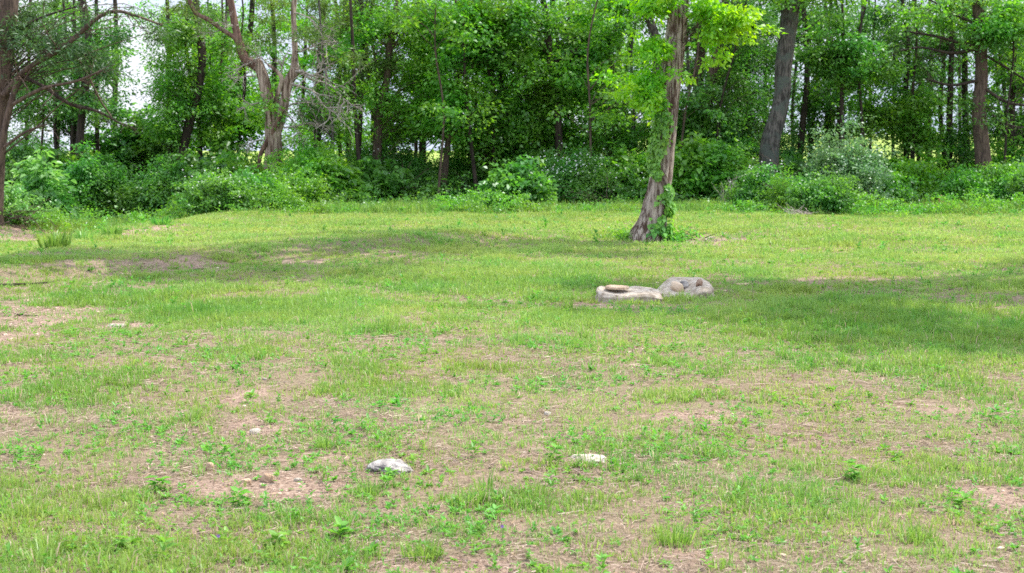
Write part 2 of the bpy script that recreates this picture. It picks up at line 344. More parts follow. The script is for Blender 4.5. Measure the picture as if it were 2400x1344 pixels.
def tufts(y0, y1, dens, per, hs, w, spread):
    x, y = scatter(y0, y1, dens)
    b = bare(x, y); lu = lush(x, y)
    tn = fbm(x * 4.2, y * 4.2, 41, 3) * .6 + fbm(x * 13, y * 13, 43, 2) * .4
    keep = rng.random(len(x)) < np.clip((1 - b * 1.08) * (.30 + .9 * ss(.40, .56, tn) + .6 * lu + .3 * ss(14, 19, y)), .07, 1)
    keep &= ~((y > 31.0 + 1.3 * (fbm(x * .6, y * .2, 31, 2) - .2)))
    x, y, b, lu, tn = x[keep], y[keep], b[keep], lu[keep], tn[keep]
    k = np.maximum(1, rng.poisson(per * (.7 + .7 * lu))); idx = np.repeat(np.arange(len(x)), k); n = len(idx)
    sp = spread * (.4 + rng.random(len(x)) * 1.2); th = rng.random(n) * 2 * math.pi; rr = rng.random(n) ** .7 * sp[idx]
    X = x[idx] + np.cos(th) * rr; Y = y[idx] + np.sin(th) * rr
    hh = hs * (1.05 + .35 * ss(8, 15, y)) * (.55 + .75 * rng.random(len(x)) ** 1.6) * (1 + .85 * lu)
    H = hh[idx] * (.5 + .6 * rng.random(n)); ln = np.clip(.15 + .75 * rng.random(n) ** 1.2, 0, 1.2)
    tb = .15 + .62 * fbm(x * .8, y * .8, 51, 3) + .25 * (rng.random(len(x)) - .5) - .2 * lu * (y < 16) + .18 * ss(14, 20, y)
    T = np.clip(tb[idx] + .22 * (rng.random(n) - .5), 0, .9)
    dry = rng.random(n) < (.06 + .14 * (1 - lu[idx])) * (.2 + .8 * (1 - ss(8, 13, Y))); T = np.where(dry, 1., T)
    hd = np.where(rng.random(n) < .7, th, rng.random(n) * 6.28)
    gm.add(*blades(X, Y, H, w * (.6 + .8 * rng.random(n)), ln, T, hd))
tufts(3.9, 8, 820, 11, .038, .0036, .038)
tufts(3.9, 9, 22, 26, .070, .0045, .05)
tufts(8, 13, 620, 10, .040, .0046, .045)
tufts(9, 15, 10, 26, .08, .006, .06)
tufts(13, 20, 400, 9, .042, .0070, .055)
tufts(20, 33, 230, 9, .050, .012, .08)
n = 9000; x = rng.uniform(-12, 13, n); y = 31.2 + rng.normal(0, .45, n); kp = rng.random(n) < ss(.42, .62, fbm(x * 1.1, y * 1.1, 91, 3)); x, y = x[kp], y[kp]; i_ = np.repeat(np.arange(len(x)), 7); x, y = x[i_] + rng.normal(0, .05, len(i_)), y[i_] + rng.normal(0, .05, len(i_)); n = len(x)
gm.add(*blades(x, y, .10 + .28 * rng.random(n) ** 2, np.full(n, .011), .1 + .6 * rng.random(n), np.clip(rng.normal(.35, .2, n), 0, 1)))   # uncut grass along the wood edge
g = gm.build('lawn_grass', M['grass'], smooth=False); g['kind'] = 'stuff'; g['label'] = 'thin patchy lawn grass, lush in places and dry in others'; g['category'] = 'grass'

sm = MB()
def straws(y0, y1, dens, l, w):
    x, y = scatter(y0, y1, dens); b = bare(x, y); nn = fbm(x * 3, y * 3, 61, 3)
    keep = rng.random(len(x)) < np.clip(.15 + 1.0 * ss(.35, .6, nn) - .35 * lush(x, y) + .2 * b - .5 * ss(.85, 1, b), .04, 1)
    keep &= y < 31.5
    x, y = x[keep], y[keep]; n = len(x); a = rng.random(n) * math.pi * 2; ll = l * (.35 + rng.random(n) ** 2 * 1.3)
    D = np.stack([np.cos(a), np.sin(a), (rng.random(n) - .35) * .22], 1); C = np.stack([x, y, height(x, y) + .003 + .009 * rng.random(n)], 1)
    Nn = unit(np.stack([rng.normal(0, .5, n), rng.normal(0, .5, n), np.ones(n)], 1))
    D = unit(D); Sd = unit(np.cross(D, Nn)); wv = (w * (.5 + rng.random(n)))[:, None]
    bend = np.stack([-D[:, 1], D[:, 0], D[:, 0] * 0], 1) * (rng.normal(0, .16, n) * ll)[:, None]
    m = C + D * ll[:, None] * .5 + bend; t = C + D * ll[:, None]
    V = np.stack([C - Sd * wv * .5, C + Sd * wv * .5, m - Sd * wv * .5, m + Sd * wv * .5, t - Sd * wv * .3, t + Sd * wv * .3], 1).reshape(-1, 3)
    q = np.arange(n)[:, None] * 6; F = np.concatenate([q + [0, 1, 3, 2], q + [2, 3, 5, 4]], 1).reshape(-1, 4)
    sm.add(V, F, np.repeat(np.clip(rng.normal(.5, .28, n), 0, 1), 2))
straws(3.9, 8, 2600, .060, .0022); straws(8, 13, 900, .08, .003); straws(13, 20, 200, .09, .0045); straws(20, 31.5, 40, .12, .008)
g = sm.build('straw_litter', M['straw'], smooth=False); g['kind'] = 'stuff'; g['label'] = 'dry straw and dead grass lying on the soil'; g['category'] = 'straw'

wm = MB()                                                   # low broad-leaved weeds
def weeds(y0, y1, dens, size, k0):
    x, y = scatter(y0, y1, dens); nn = fbm(x * 1.8, y * 1.8, 71, 3)
    keep = (rng.random(len(x)) < .12 + .9 * ss(.45, .68, nn)) & (rng.random(len(x)) > bare(x, y) * .8) & (y < 30.5); x, y = x[keep], y[keep]; n0 = len(x)
    k = rng.integers(k0, k0 * 2 + 2, n0); idx = np.repeat(np.arange(n0), k); n = len(idx)
    sc = (size * (.6 + .9 * rng.random(n0) ** 2))[idx]; th = rng.random(n) * 2 * math.pi; el = rng.random(n) * 1.1
    st = rng.random(n0)[idx] < .4                            # some have a leafy upright stem
    zz = np.where(st, rng.random(n) * sc * 2.0, rng.random(n) * sc * .25)
    C = np.stack([x[idx] + np.cos(th) * sc * .12, y[idx] + np.sin(th) * sc * .12, height(x[idx], y[idx]) + zz + .004], 1)
    D = np.stack([np.cos(th) * np.cos(el), np.sin(th) * np.cos(el), np.sin(el)], 1)
    Nn = unit(np.stack([-np.cos(th) * np.sin(el), -np.sin(th) * np.sin(el), np.cos(el)], 1) + rng.normal(0, .25, (n, 3)))
    V, F = leaves6(C, D, Nn, sc * (.6 + .6 * rng.random(n)), sc * (.28 + .25 * rng.random(n)))
    tt = np.clip((.2 + .6 * rng.random(n0))[idx] + rng.normal(0, .1, n), 0, 1); wm.add(V, F, np.repeat(tt, 2))
weeds(3.9, 8, 420, .019, 6); weeds(3.9, 9, 16, .030, 8); weeds(8, 13, 170, .024, 6); weeds(13, 20, 26, .036, 6); weeds(20, 30, 7, .06, 6)
g = wm.build('low_weeds', M['weed'], smooth=False); g['kind'] = 'stuff'; g['label'] = 'low broad leaved weeds and clover mixed into the grass'; g['category'] = 'weeds'

t_ = (1 + 5 ** .5) / 2
ICO = unit(np.array([(-1, t_, 0), (1, t_, 0), (-1, -t_, 0), (1, -t_, 0), (0, -1, t_), (0, 1, t_), (0, -1, -t_), (0, 1, -t_), (t_, 0, -1), (t_, 0, 1), (-t_, 0, -1), (-t_, 0, 1)], float))
ICF = np.array([(0, 11, 5), (0, 5, 1), (0, 1, 7), (0, 7, 10), (0, 10, 11), (1, 5, 9), (5, 11, 4), (11, 10, 2), (10, 7, 6), (7, 1, 8), (3, 9, 4), (3, 4, 2), (3, 2, 6), (3, 6, 8), (3, 8, 9), (4, 9, 5), (2, 4, 11), (6, 2, 10), (8, 6, 7), (9, 8, 1)])
pm = MB()
def pebbles(y0, y1, dens, size):
    x, y = scatter(y0, y1, dens); b = bare(x, y); keep = rng.random(len(x)) < .03 + .97 * ss(.6, .95, b); keep &= y < 30; x, y = x[keep], y[keep]; n = len(x)
    s = size * (.3 + 1.1 * rng.random(n) ** 2.5); J = ICO[None] * (1 + rng.normal(0, .16, (n, 12, 1))) * (s[:, None] * np.array([1, .8, .55])[None] * (.7 + .6 * rng.random((n, 3))))[:, None]
    a = rng.random(n) * 6.28; c, q = np.cos(a)[:, None], np.sin(a)[:, None]
    V = np.stack([J[..., 0] * c - J[..., 1] * q, J[..., 0] * q + J[..., 1] * c, J[..., 2]], -1) + np.stack([x, y, height(x, y) + s * .12], 1)[:, None]
    F = (ICF[None] + np.arange(n)[:, None, None] * 12).reshape(-1, 3); pm.add(V.reshape(-1, 3), F, np.repeat(np.clip(rng.normal(.5, .3, n), 0, 1), 20))
pebbles(3.9, 8, 260, .010); pebbles(8, 13, 110, .014); pebbles(13, 20, 40, .02)
g = pm.build('gravel', M['pebble'], smooth=False); g['kind'] = 'stuff'; g['label'] = 'small pinkish pebbles strewn on the bare soil'; g['category'] = 'gravel'

lm_ = MB()                                                  # crumbs of dead leaf on the soil
def litter(y0, y1, dens, size):
    x, y = scatter(y0, y1, dens); b = bare(x, y); keep = (rng.random(len(x)) < .15 + .7 * b); x, y = x[keep], y[keep]; n = len(x); a = rng.random(n) * 6.28
    D = np.stack([np.cos(a), np.sin(a), rng.normal(0, .2, n)], 1); V, F = leaves(np.stack([x, y, height(x, y) + .006], 1), D, unit(np.stack([rng.normal(0, .5, n), rng.normal(0, .5, n), np.ones(n)], 1)), size * (.3 + rng.random(n) ** 2), size * .5 * (.4 + rng.random(n)))
    lm_.add(V, F, rng.random(n) ** 1.5)
litter(3.9, 8, 420, .022); litter(8, 13, 200, .03); litter(13, 22, 50, .045); litter(22, 32, 14, .06)
M['litter'] = leaf_mat('dead_leaf', (.07, .045, .03), (.40, .27, .17), .15, .02)
g = lm_.build('leaf_litter', M['litter'], smooth=False); g['kind'] = 'stuff'; g['label'] = 'crumbs of dead brown leaves on the soil'; g['category'] = 'leaf litter'

# ------------------------------------------------------------------ foliage
# species: leaf length, width ratio, leaves per spray, spray radius, flatness, droop
SP = dict(
    broad=dict(L=.112, w=.60, n=44, r=.43, flat=.36, jit=.8),
    fine=dict(L=.092, w=.52, n=46, r=.40, flat=.42, jit=.7),
    big=dict(L=.20, w=.70, n=17, r=.40, flat=.35, jit=.45),
    cedar=dict(L=.12, w=.20, n=42, r=.30, flat=.55, jit=1.2),
    feather=dict(L=.10, w=.20, n=52, r=.36, flat=.7, jit=1.1),
    vine=dict(L=.095, w=.75, n=30, r=.25, flat=1.0, jit=.9))
def sprays_to_leaves(C, sp, scale=1., out=None, size=1.):
    """C (m,3) spray centres -> leaf mesh data"""
    q = SP[sp]; m = len(C); n = q['n']; idx = np.repeat(np.arange(m), n); k = len(idx)
    rs = q['r'] * scale * (.55 + .8 * rng.random(m))
    v = unit(rng.normal(0, 1, (k, 3))) * (rng.random((k, 1)) ** .45) * rs[idx][:, None]; tilt = rng.normal(0, .35, (m, 2))[idx]
    v[:, 2] = v[:, 2] * q['flat'] + (v[:, 0] * tilt[:, 0] + v[:, 1] * tilt[:, 1]) - .25 * (v[:, 0] ** 2 + v[:, 1] ** 2) / rs[idx]
    N = unit(np.stack([rng.normal(0, q['jit'], k), rng.normal(0, q['jit'], k) - .15, np.ones(k)], 1))
    D = unit(v * [1, 1, .3] + rng.normal(0, .12, (k, 3)) * 1.0 + [0, 0, -.06])
    Lh = q['L'] * size * (.55 + .75 * rng.random(k)); V, F = (leaves6 if q['L'] * size > .12 else leaves)(C[idx] + v, D, N, Lh, Lh * q['w'] * (.8 + .4 * rng.random(k)))
    t = np.clip((rng.normal(.5, .2, m))[idx] + rng.normal(0, .16, k), 0, 1)
    return V, F, (np.repeat(t, 2) if q['L'] * size > .12 else t)
def lump(c, rad, n, shell=.4):
    """n spray centres in an ellipsoid, grouped into boughs so that gaps stay between"""
    c = np.asarray(c, float); rad = np.asarray(rad, float); g = max(2, n // 8)
    B = unit(rng.normal(0, 1, (g, 3))) * (rng.random((g, 1)) ** shell)
    i = rng.integers(0, g, n); P = B[i] + rng.normal(0, .21, (n, 3)) * [1, 1, .6]
    return c + P * rad
def branch_to(mb, a, b, r0, sag=.12, seg=6, n=4):
    a = np.asarray(a); b = np.asarray(b); t = np.linspace(0, 1, seg)[:, None]; d = b - a; l = np.linalg.norm(d)
    mid = np.array([rng.normal(0, .06), rng.normal(0, .06), rng.normal(sag, .08)]) * l
    P = a + d * t + mid * (4 * t * (1 - t)) + rng.normal(0, .012 * l, (seg, 3)) * (t > 0) * (t < 1)
    mb.add(*tube(P, np.linspace(r0, r0 * .25, seg), n, cap=False))
def boughs(mb, P, C, r0=.013, frac=.42):
    """thin branches from the trunk line P to spray centres C"""
    for c in C[rng.random(len(C)) < frac]:
        hd = np.hypot(P[:, 0] - c[0], P[:, 1] - c[1]); tgt = c[2] - hd * (.25 + .5 * rng.random()); i = np.argmin(np.abs(P[:, 2] - tgt) + .2 * hd)
        d = np.linalg.norm(P[i] - c); branch_to(mb, P[i], c, r0 * (.5 + .25 * d))
def dead(mb, P0, d, l, r, depth=2, n=5, kids=5, wob=.22, grav=-.05):
    k = max(4, int(l / .12)); d = unit(np.asarray(d, float)); P = [np.asarray(P0, float)]; cur = d.copy()
    for _ in range(k): cur = unit(cur + rng.normal(0, wob, 3) * [1, .8, 1] + [0, 0, grav]); P.append(P[-1] + cur * l / k)
    P = np.array(P); mb.add(*tube(P, np.linspace(r, max(.003, r * .3), len(P)), n, cap=False))
    if depth > 0:
        for _ in range(kids):
            i = rng.integers(len(P) // 4, len(P) - 1); dd = unit(P[i] - P[i - 1]) + rng.normal(0, .75, 3)
            dead(mb, P[i], dd, l * (.3 + .35 * rng.random()), max(.004, r * .5), depth - 1, n, max(2, kids - 1), wob * 1.1, grav)

def trunk_line(pts, Y, top=9.0, lean=None, dy=None):
    """pts [(px,py,w)] from the top down, in photo pixels at depth Y; returns world polyline ground->top and radii"""
    A = [at(px, py, Y + (0 if dy is None else dy * (k / len(pts)))) for k, (px, py, w) in enumerate(pts)][::-1]; r = [w * ppm(Y) / 2 for _, _, w in pts][::-1]
    b = A[0].copy()
    if b[2] > height(b[0], b[1]) + .02:
        d = unit(A[0] - A[1]); k = (b[2] - (height(b[0], b[1]) - .12)) / max(.6, -d[2]); e = b + d * k * np.array([.7, .7, 1]); e[2] = height(e[0], e[1]) - .12
        A = [e] + A; r = [r[0] * 1.22] + r
    d = unit(A[-1] - A[-2]); h0 = A[-1][2]
    if top > h0 + .5:
        m = 5
        for q in range(1, m + 1):
            z = h0 + (top - h0) * q / m; p = A[-1] + d * (top - h0) / m; p[2] = z; p[:2] += rng.normal(0, .08, 2); A.append(p); r.append(r[len(r) - 1] * .8)
    return np.array(A), np.array(r)

ALLTREES = []
def px_(pts): return pts[0][0]
def tree(name, label, pts, Y, lumps, sp='broad', mat='mid', bark='bark_dark', top=9.5, crown=(2.6, 2.4, 2.6), ncrown=46, dens=1.3, group='woodland trees behind the lawn',
         cat='tree', scale=1., size=1., n=8, low=True, rough=.12, dy=None, seg=14, lum_depth=1.0):
    Y = Y + (2 if px_(pts) < 60 else 3.2)
    P, r = trunk_line(pts, Y, top, dy=dy); n_ = max(seg, len(P) * 4); Pp = resample(P, n_); rp_ = np.interp(np.linspace(0, len(r) - 1, n_), np.arange(len(r)), r)
    root = thing(name, label, cat, (P[0][0], P[0][1], float(height(P[0][0], P[0][1]))), group)
    tb = MB(); tb.add(*tube(Pp, rp_, n, rough, seed=len(ALLTREES)))
    Cs = []
    if pts[0][0] > 1850: dens = dens * .95
    for (px, py, rx, ry, k) in lumps:
        c = at(px, py, Y + rng.normal(0, .3)); Cs.append(lump(c, (rx * ppm(Y), max(.5, rx * ppm(Y) * .8) * lum_depth, ry * ppm(Y)), int(k * dens)))
    for (px, py, rx, ry, k) in lumps:                       # loose sprays between the clumps
        m = int(k * dens * (.1 if 225 < px < 400 else .4)) + 1; v = unit(rng.normal(0, 1, (m, 3))) * rng.random((m, 1)) ** .4; Cs.append(at(px, py, Y) + v * [rx * ppm(Y) * 1.7, 1.2, ry * ppm(Y) * 1.6])
    if ncrown:
        tp = P[-1]; zc = (top + 5.2) / 2 + .6; rz = max(1.2, (top - 5.2) / 2 + .5); ax = Pp[np.argmin(abs(Pp[:, 2] - zc))]
        Cs.append(lump((ax[0], ax[1], zc), (crown[0], crown[1], rz), int(ncrown * .55), .5))
    if Cs:
        C = np.concatenate(Cs); C = C[C[:, 2] > height(C[:, 0], C[:, 1]) + .15]
        boughs(tb, Pp, C); tb.build('trunk', M[bark], root)
        lm = MB(); lm.add(*sprays_to_leaves(C, sp, scale, size=size)); lm.build('crown', M[mat], root, smooth=False)
    else: tb.build('trunk', M[bark], root)
    ALLTREES.append(root); return root, Pp, rp_

# --- left edge cedar with long dead limbs
t, P, r = tree('cedar_tree', 'thick pale trunked cedar with long bare limbs at the left edge of the woods', [(22, 0, 42), (12, 120, 42), (2, 240, 38), (-8, 380, 38), (-14, 480, 44)], 27.5,
    [(120, 60, 130, 60, 70), (60, 130, 90, 60, 45), (200, 150, 90, 50, 28), (30, 60, 80, 80, 40), (330, 60, 60, 40, 12)], 'cedar', 'cedar', 'bark_brown', 9, rough=.10, n=18, seg=60, dens=.85)
def limb(root, pts, Y, mat, n=8, name='limb', rough=.1, kids=0, kl=.6, dy=0., kmat=None, kr=.4):
    m = len(pts); A = np.array([at(px, py, Y + dy * k / max(1, m - 1)) for k, (px, py, w) in enumerate(pts)]); rr = np.array([w * ppm(Y) / 2 for _, _, w in pts])
    k = m * 5; Pp = resample(A, k); q = np.interp(np.linspace(0, m - 1, k), np.arange(m), rr); mb = MB(); mb.add(*tube(Pp, q, n, rough, seed=int(pts[0][0])))
    for _ in range(kids):
        i = rng.integers(k // 4, k - 1); d = unit(Pp[i] - Pp[i - 1]) + rng.normal(0, .7, 3); dead(mb, Pp[i], d, kl * (.5 + rng.random() * .8), q[i] * kr, 1, 4, 3)
    return mb.build(name, M[mat], root)
limb(t, [(8, 225, 16), (60, 165, 12), (150, 110, 11), (225, 45, 9), (270, 27, 8), (320, 38, 6), (380, 60, 4)], 29.3, 'bark_brown', kids=7, kl=.7)
limb(t, [(-4, 395, 17), (14, 290, 15), (40, 195, 14), (48, 185, 9)], 29.1, 'bark_brown', kids=3)
limb(t, [(30, 245, 9), (100, 208, 8), (180, 190, 6), (240, 165, 4)], 29.0, 'bark_brown', kids=6)
limb(t, [(50, 178, 9), (105, 205, 9), (165, 245, 8), (230, 262, 6), (300, 300, 3)], 29.4, 'bark_dark', kids=8)
limb(t, [(10, 345, 7), (60, 310, 6), (110, 292, 3)], 29.0, 'bark_brown', kids=3)
limb(t, [(14, 130, 9), (60, 62, 7), (130, 30, 5), (200, 12, 3)], 29.6, 'bark_dark', kids=5)
limb(t, [(175, 122, 6), (205, 175, 6), (235, 235, 5), (262, 275, 3)], 30.5, 'bark_brown', kids=2)

# --- trees, left to right
tree('hardwood_tree', 'straight dark trunk with a slight kink standing behind the left bush', [(194, 0, 15), (208, 100, 17), (200, 200, 19), (190, 300, 17), (184, 430, 20)], 33, [(230, 90, 60, 60, 26), (150, 170, 70, 60, 26), (210, 250, 60, 40, 18)], 'fine', 'dark')
tree('sapling', 'very thin dark stem left of the kinked trunk in the left woods', [(174, 0, 7), (176, 110, 8), (178, 260, 9), (172, 420, 10)], 35.5, [(120, 220, 60, 70, 24), (60, 260, 70, 60, 26)], 'fine', 'dark', n=6, ncrown=26)
tree('sapling', 'thin dark stem left of the bright sky gap', [(226, 0, 8), (228, 120, 9), (226, 230, 10), (230, 400, 10)], 36, [(250, 150, 36, 90, 22), (240, 300, 50, 60, 22)], 'broad', 'dark', n=6, ncrown=26)
tree('vine_covered_tree', 'leaning dark trunk wrapped in hanging vines right of the bright sky gap', [(462, 40, 17), (474, 130, 19), (468, 200, 18), (446, 280, 20), (430, 350, 22), (424, 400, 22)], 33.5,
     [(405, 190, 34, 80, 50), (430, 90, 60, 50, 30), (480, 250, 40, 60, 26), (400, 300, 40, 40, 24)], 'fine', 'mid')
tree('hardwood_tree', 'tree with dense dark hanging foliage beside the vine wrapped trunk', [(392, 0, 9), (395, 150, 10), (396, 300, 12), (400, 420, 12)], 36, [(400, 210, 42, 70, 50), (375, 70, 60, 40, 24), (410, 300, 50, 40, 30)], 'cedar', 'dark', ncrown=30)
tree('hardwood_tree', 'slim forked dark trunk just left of the weathered cedar', [(592, 0, 12), (584, 90, 13), (560, 190, 15), (548, 280, 17), (530, 400, 18)], 36, [(560, 250, 50, 70, 34), (520, 300, 50, 60, 30), (520, 160, 50, 50, 14)], 'broad', 'bright')
tree('sapling', 'thin sapling with a yellow green crown left of the weathered cedar', [(572, 150, 6), (574, 200, 7), (562, 300, 8), (556, 420, 9)], 34.5, [(590, 300, 44, 50, 34), (530, 340, 50, 40, 30), (500, 230, 40, 60, 16)], 'broad', 'bright', n=6, ncrown=16, top=7)
# --- the weathered cedar snag
sn = [(636, 268, 26), (638, 290, 32), (640, 315, 36), (641, 350, 36), (640, 400, 35), (640, 440, 40)]
SY = 34.6
P, r = trunk_line(sn, SY, 0); P = resample(P, 70); r = np.interp(np.linspace(0, 1, 70), np.linspace(0, 1, len(r)), r)
snag = thing('cedar_tree', 'old weathered cedar with a pale twisted forking trunk and bare grey branches', 'tree', (P[0][0], P[0][1], float(height(P[0][0], P[0][1]))), 'woodland trees behind the lawn')
mb = MB(); mb.add(*tube(P, r, 40, .12, 5, flute=.09, nf=4, twist=1.6)); mb.build('trunk', M['snag'], snag)
def slimb(pts, mat='snag', fl=.09, n=20, rough=.14, dy=0):
    m = len(pts); A = np.array([at(px, py, SY + dy * k / max(1, m - 1)) for k, (px, py, w) in enumerate(pts)]); rr = np.array([w * ppm(SY) / 2 * .84 for _, _, w in pts]); k = m * 9
    Pp = resample(A, k); q = np.interp(np.linspace(0, m - 1, k), np.arange(m), rr); b = MB(); b.add(*tube(Pp, q, n, rough, int(pts[1][0]), flute=fl, nf=3, twist=2.)); b.build('limb', M[mat], snag); return Pp
slimb([(640, 300, 26), (628, 240, 34), (618, 190, 32), (606, 150, 28), (604, 138, 14)])
slimb([(612, 165, 24), (592, 150, 26), (572, 134, 24), (560, 100, 22), (550, 55, 20), (540, 0, 18), (530, -60, 15), (520, -140, 12)], 'snag_red', .05)
slimb([(562, 108, 13), (548, 88, 12), (520, 70, 12), (490, 48, 12), (462, 34, 11), (448, 12, 11), (440, -20, 10), (425, -80, 8)], 'snag_red', .03, dy=-.4)
slimb([(640, 340, 28), (652, 290, 30), (666, 240, 25), (676, 195, 26), (690, 168, 26), (692, 130, 16), (690, 80, 15), (688, 30, 14), (691, -20, 14), (695, -100, 12)])
slimb([(640, 320, 20), (646, 270, 14), (650, 225, 13), (660, 185, 12), (640, 160, 9), (628, 152, 6)], dy=-.15)
slimb([(606, 396, 9), (612, 360, 12), (628, 330, 13), (644, 300, 11), (658, 270, 9), (664, 258, 5)], 'snag_red', .02, 12, dy=-.3)
db = MB()
for (px, py, dx, dz, l, rr) in [(690, 168, .9, .1, 1.1, .035), (700, 170, .8, -.35, 1.3, .03), (694, 120, .9, .5, 1.0, .025), (680, 195, .9, -.2, 1.2, .032), (676, 250, .9, .3, .9, .022), (650, 270, .5, .5, .8, .02),
        (606, 180, -.9, .1, .55, .02), (612, 240, -1, 0, .45, .018), (618, 330, -1, .1, .4, .016), (660, 170, .4, .9, .5, .02), (640, 160, -.7, .4, .5, .018), (600, 145, -.9, .3, .6, .018), (690, 90, 1, .1, .9, .02),
        (665, 300, .9, .4, .9, .018), (690, 30, 1, .2, .8, .018), (520, 70, -.6, -.6, .5, .015), (560, 60, -.9, .2, .5, .015)]:
    dead(db, at(px, py, SY - .05), (dx, rng.normal(-.2, .3), dz), l * 1.25, rr * 1.1, 2, 5, 7)
db.build('dead_branches', M['twig'], snag)
lm = MB(); C = np.concatenate([lump(at(px, py, SY + dd), (rx * ppm(SY), .8, ry * ppm(SY)), k) for px, py, rx, ry, k, dd in [(480, 30, 80, 40, 24, 0), (620, 40, 90, 50, 30, .5), (740, 40, 70, 60, 26, 0), (800, 120, 60, 50, 16, .3), (600, 100, 40, 30, 8, .3)]]
    + [lump((-5.2, SY, 7.2), (2.8, 2, 1.6), 90, .5)]); lm.add(*sprays_to_leaves(C, 'cedar')); lm.build('crown', M['olive'], snag, smooth=False)

tree('hardwood_tree', 'dark vine hung trunk right behind the weathered cedar', [(757, 40, 15), (752, 130, 17), (748, 220, 18), (744, 330, 18)], 35, [(760, 60, 60, 60, 30), (790, 180, 50, 60, 28), (730, 260, 40, 40, 20), (800, 300, 50, 40, 24)], 'fine', 'mid')
tree('cedar_tree', 'cedar with feathery olive sprays right of the weathered cedar', [(846, 0, 8), (850, 120, 9), (846, 240, 10), (840, 400, 11)], 33, [(850, 60, 80, 70, 60), (810, 170, 60, 60, 34), (880, 180, 50, 60, 26)], 'cedar', 'olive', ncrown=40)
tree('hardwood_tree', 'pale brown slightly leaning trunk among light green leaves left of centre', [(934, 0, 14), (914, 110, 15), (906, 190, 17), (890, 260, 19), (884, 350, 22)], 32.8, [(960, 80, 60, 70, 44), (880, 60, 50, 50, 22), (960, 230, 60, 60, 34)], 'fine', 'bright', 'bark_brown')
tree('hardwood_tree', 'thin forked tree with bright green spray beside the pale brown trunk', [(862, 60, 5), (878, 130, 7), (882, 200, 9), (880, 380, 12)], 34.5, [(930, 300, 60, 50, 34), (1000, 180, 60, 60, 36), (1000, 60, 70, 60, 36)], 'broad', 'mid', 'bark_brown', n=6)
tree('hardwood_tree', 'slender straight leaning trunk in the bright green woods left of centre', [(1098, 0, 8), (1084, 90, 10), (1074, 180, 12), (1058, 270, 14), (1046, 370, 15)], 32.5, [(1090, 50, 80, 50, 46), (1040, 130, 70, 60, 46), (1110, 150, 50, 60, 26), (1080, 240, 70, 50, 30), (1000, 300, 50, 40, 20)], 'broad', 'bright', 'bark_brown')
tree('sapling', 'wiry dark sapling just right of the slender leaning trunk', [(1140, 100, 5), (1146, 180, 7), (1156, 260, 7), (1158, 400, 9)], 33, [(1150, 60, 70, 50, 40), (1190, 150, 60, 40, 26), (1130, 320, 50, 50, 34)], 'broad', 'mid', n=6, top=8)
tree('sapling', 'second wiry sapling with a crooked stem, nearest the centre', [(1166, 150, 4), (1180, 210, 6), (1190, 290, 7), (1200, 400, 9)], 33.6, [(1220, 110, 50, 50, 26), (1230, 260, 60, 70, 50), (1200, 360, 60, 40, 40)], 'broad', 'mid', n=6, top=8)
tree('hardwood_tree', 'pair forming dark trunk that bends over the centre of the woods', [(1274, 0, 13), (1284, 80, 15), (1292, 180, 16), (1306, 260, 18), (1312, 400, 20)], 33.4, [(1230, 40, 70, 50, 36), (1340, 110, 70, 60, 44), (1300, 200, 70, 50, 40)], 'broad', 'mid')
tree('hardwood_tree', 'thinner dark trunk right beside the bending one in the centre', [(1297, 0, 8), (1306, 90, 9), (1318, 180, 10), (1328, 260, 12), (1330, 400, 13)], 34.4, [(1370, 60, 60, 60, 34), (1390, 180, 60, 70, 44), (1290, 320, 80, 60, 56)], 'broad', 'bright', n=6)
tree('hardwood_tree', 'crooked brown limbed tree left of the ivy covered tree', [(1452, 20, 9), (1440, 70, 11), (1426, 110, 11), (1440, 190, 13), (1444, 300, 14)], 33.8, [(1440, 50, 60, 60, 26), (1400, 220, 70, 70, 44), (1420, 330, 90, 50, 56)], 'fine', 'mid', 'bark_brown')
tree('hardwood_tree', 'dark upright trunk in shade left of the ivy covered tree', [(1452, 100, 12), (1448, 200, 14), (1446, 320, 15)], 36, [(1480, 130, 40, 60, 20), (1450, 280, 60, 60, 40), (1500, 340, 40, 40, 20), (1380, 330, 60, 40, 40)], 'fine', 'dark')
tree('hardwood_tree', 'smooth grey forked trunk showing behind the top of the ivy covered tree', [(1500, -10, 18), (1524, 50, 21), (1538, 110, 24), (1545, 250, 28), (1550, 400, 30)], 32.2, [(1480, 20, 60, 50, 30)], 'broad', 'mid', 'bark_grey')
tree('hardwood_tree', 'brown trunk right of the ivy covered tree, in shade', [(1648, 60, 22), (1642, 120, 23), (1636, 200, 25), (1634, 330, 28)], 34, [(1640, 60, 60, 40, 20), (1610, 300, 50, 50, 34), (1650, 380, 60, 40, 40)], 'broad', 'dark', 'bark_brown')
tree('hardwood_tree', 'leaning reddish brown trunk between the ivy covered tree and the big bent trunk', [(1692, 70, 21), (1684, 120, 22), (1666, 190, 24), (1650, 330, 28)], 33.4, [(1700, 60, 60, 50, 24), (1720, 200, 50, 60, 28), (1700, 300, 70, 50, 60)], 'fine', 'deep', 'bark_brown')
tree('cedar_tree', 'dark dense cedar left of the big bent trunk', [(1745, 0, 14), (1748, 150, 16), (1750, 350, 20)], 35, [(1740, 60, 70, 70, 80), (1760, 180, 60, 80, 70), (1720, 290, 60, 60, 60), (1780, 340, 60, 40, 46)], 'cedar', 'dark')
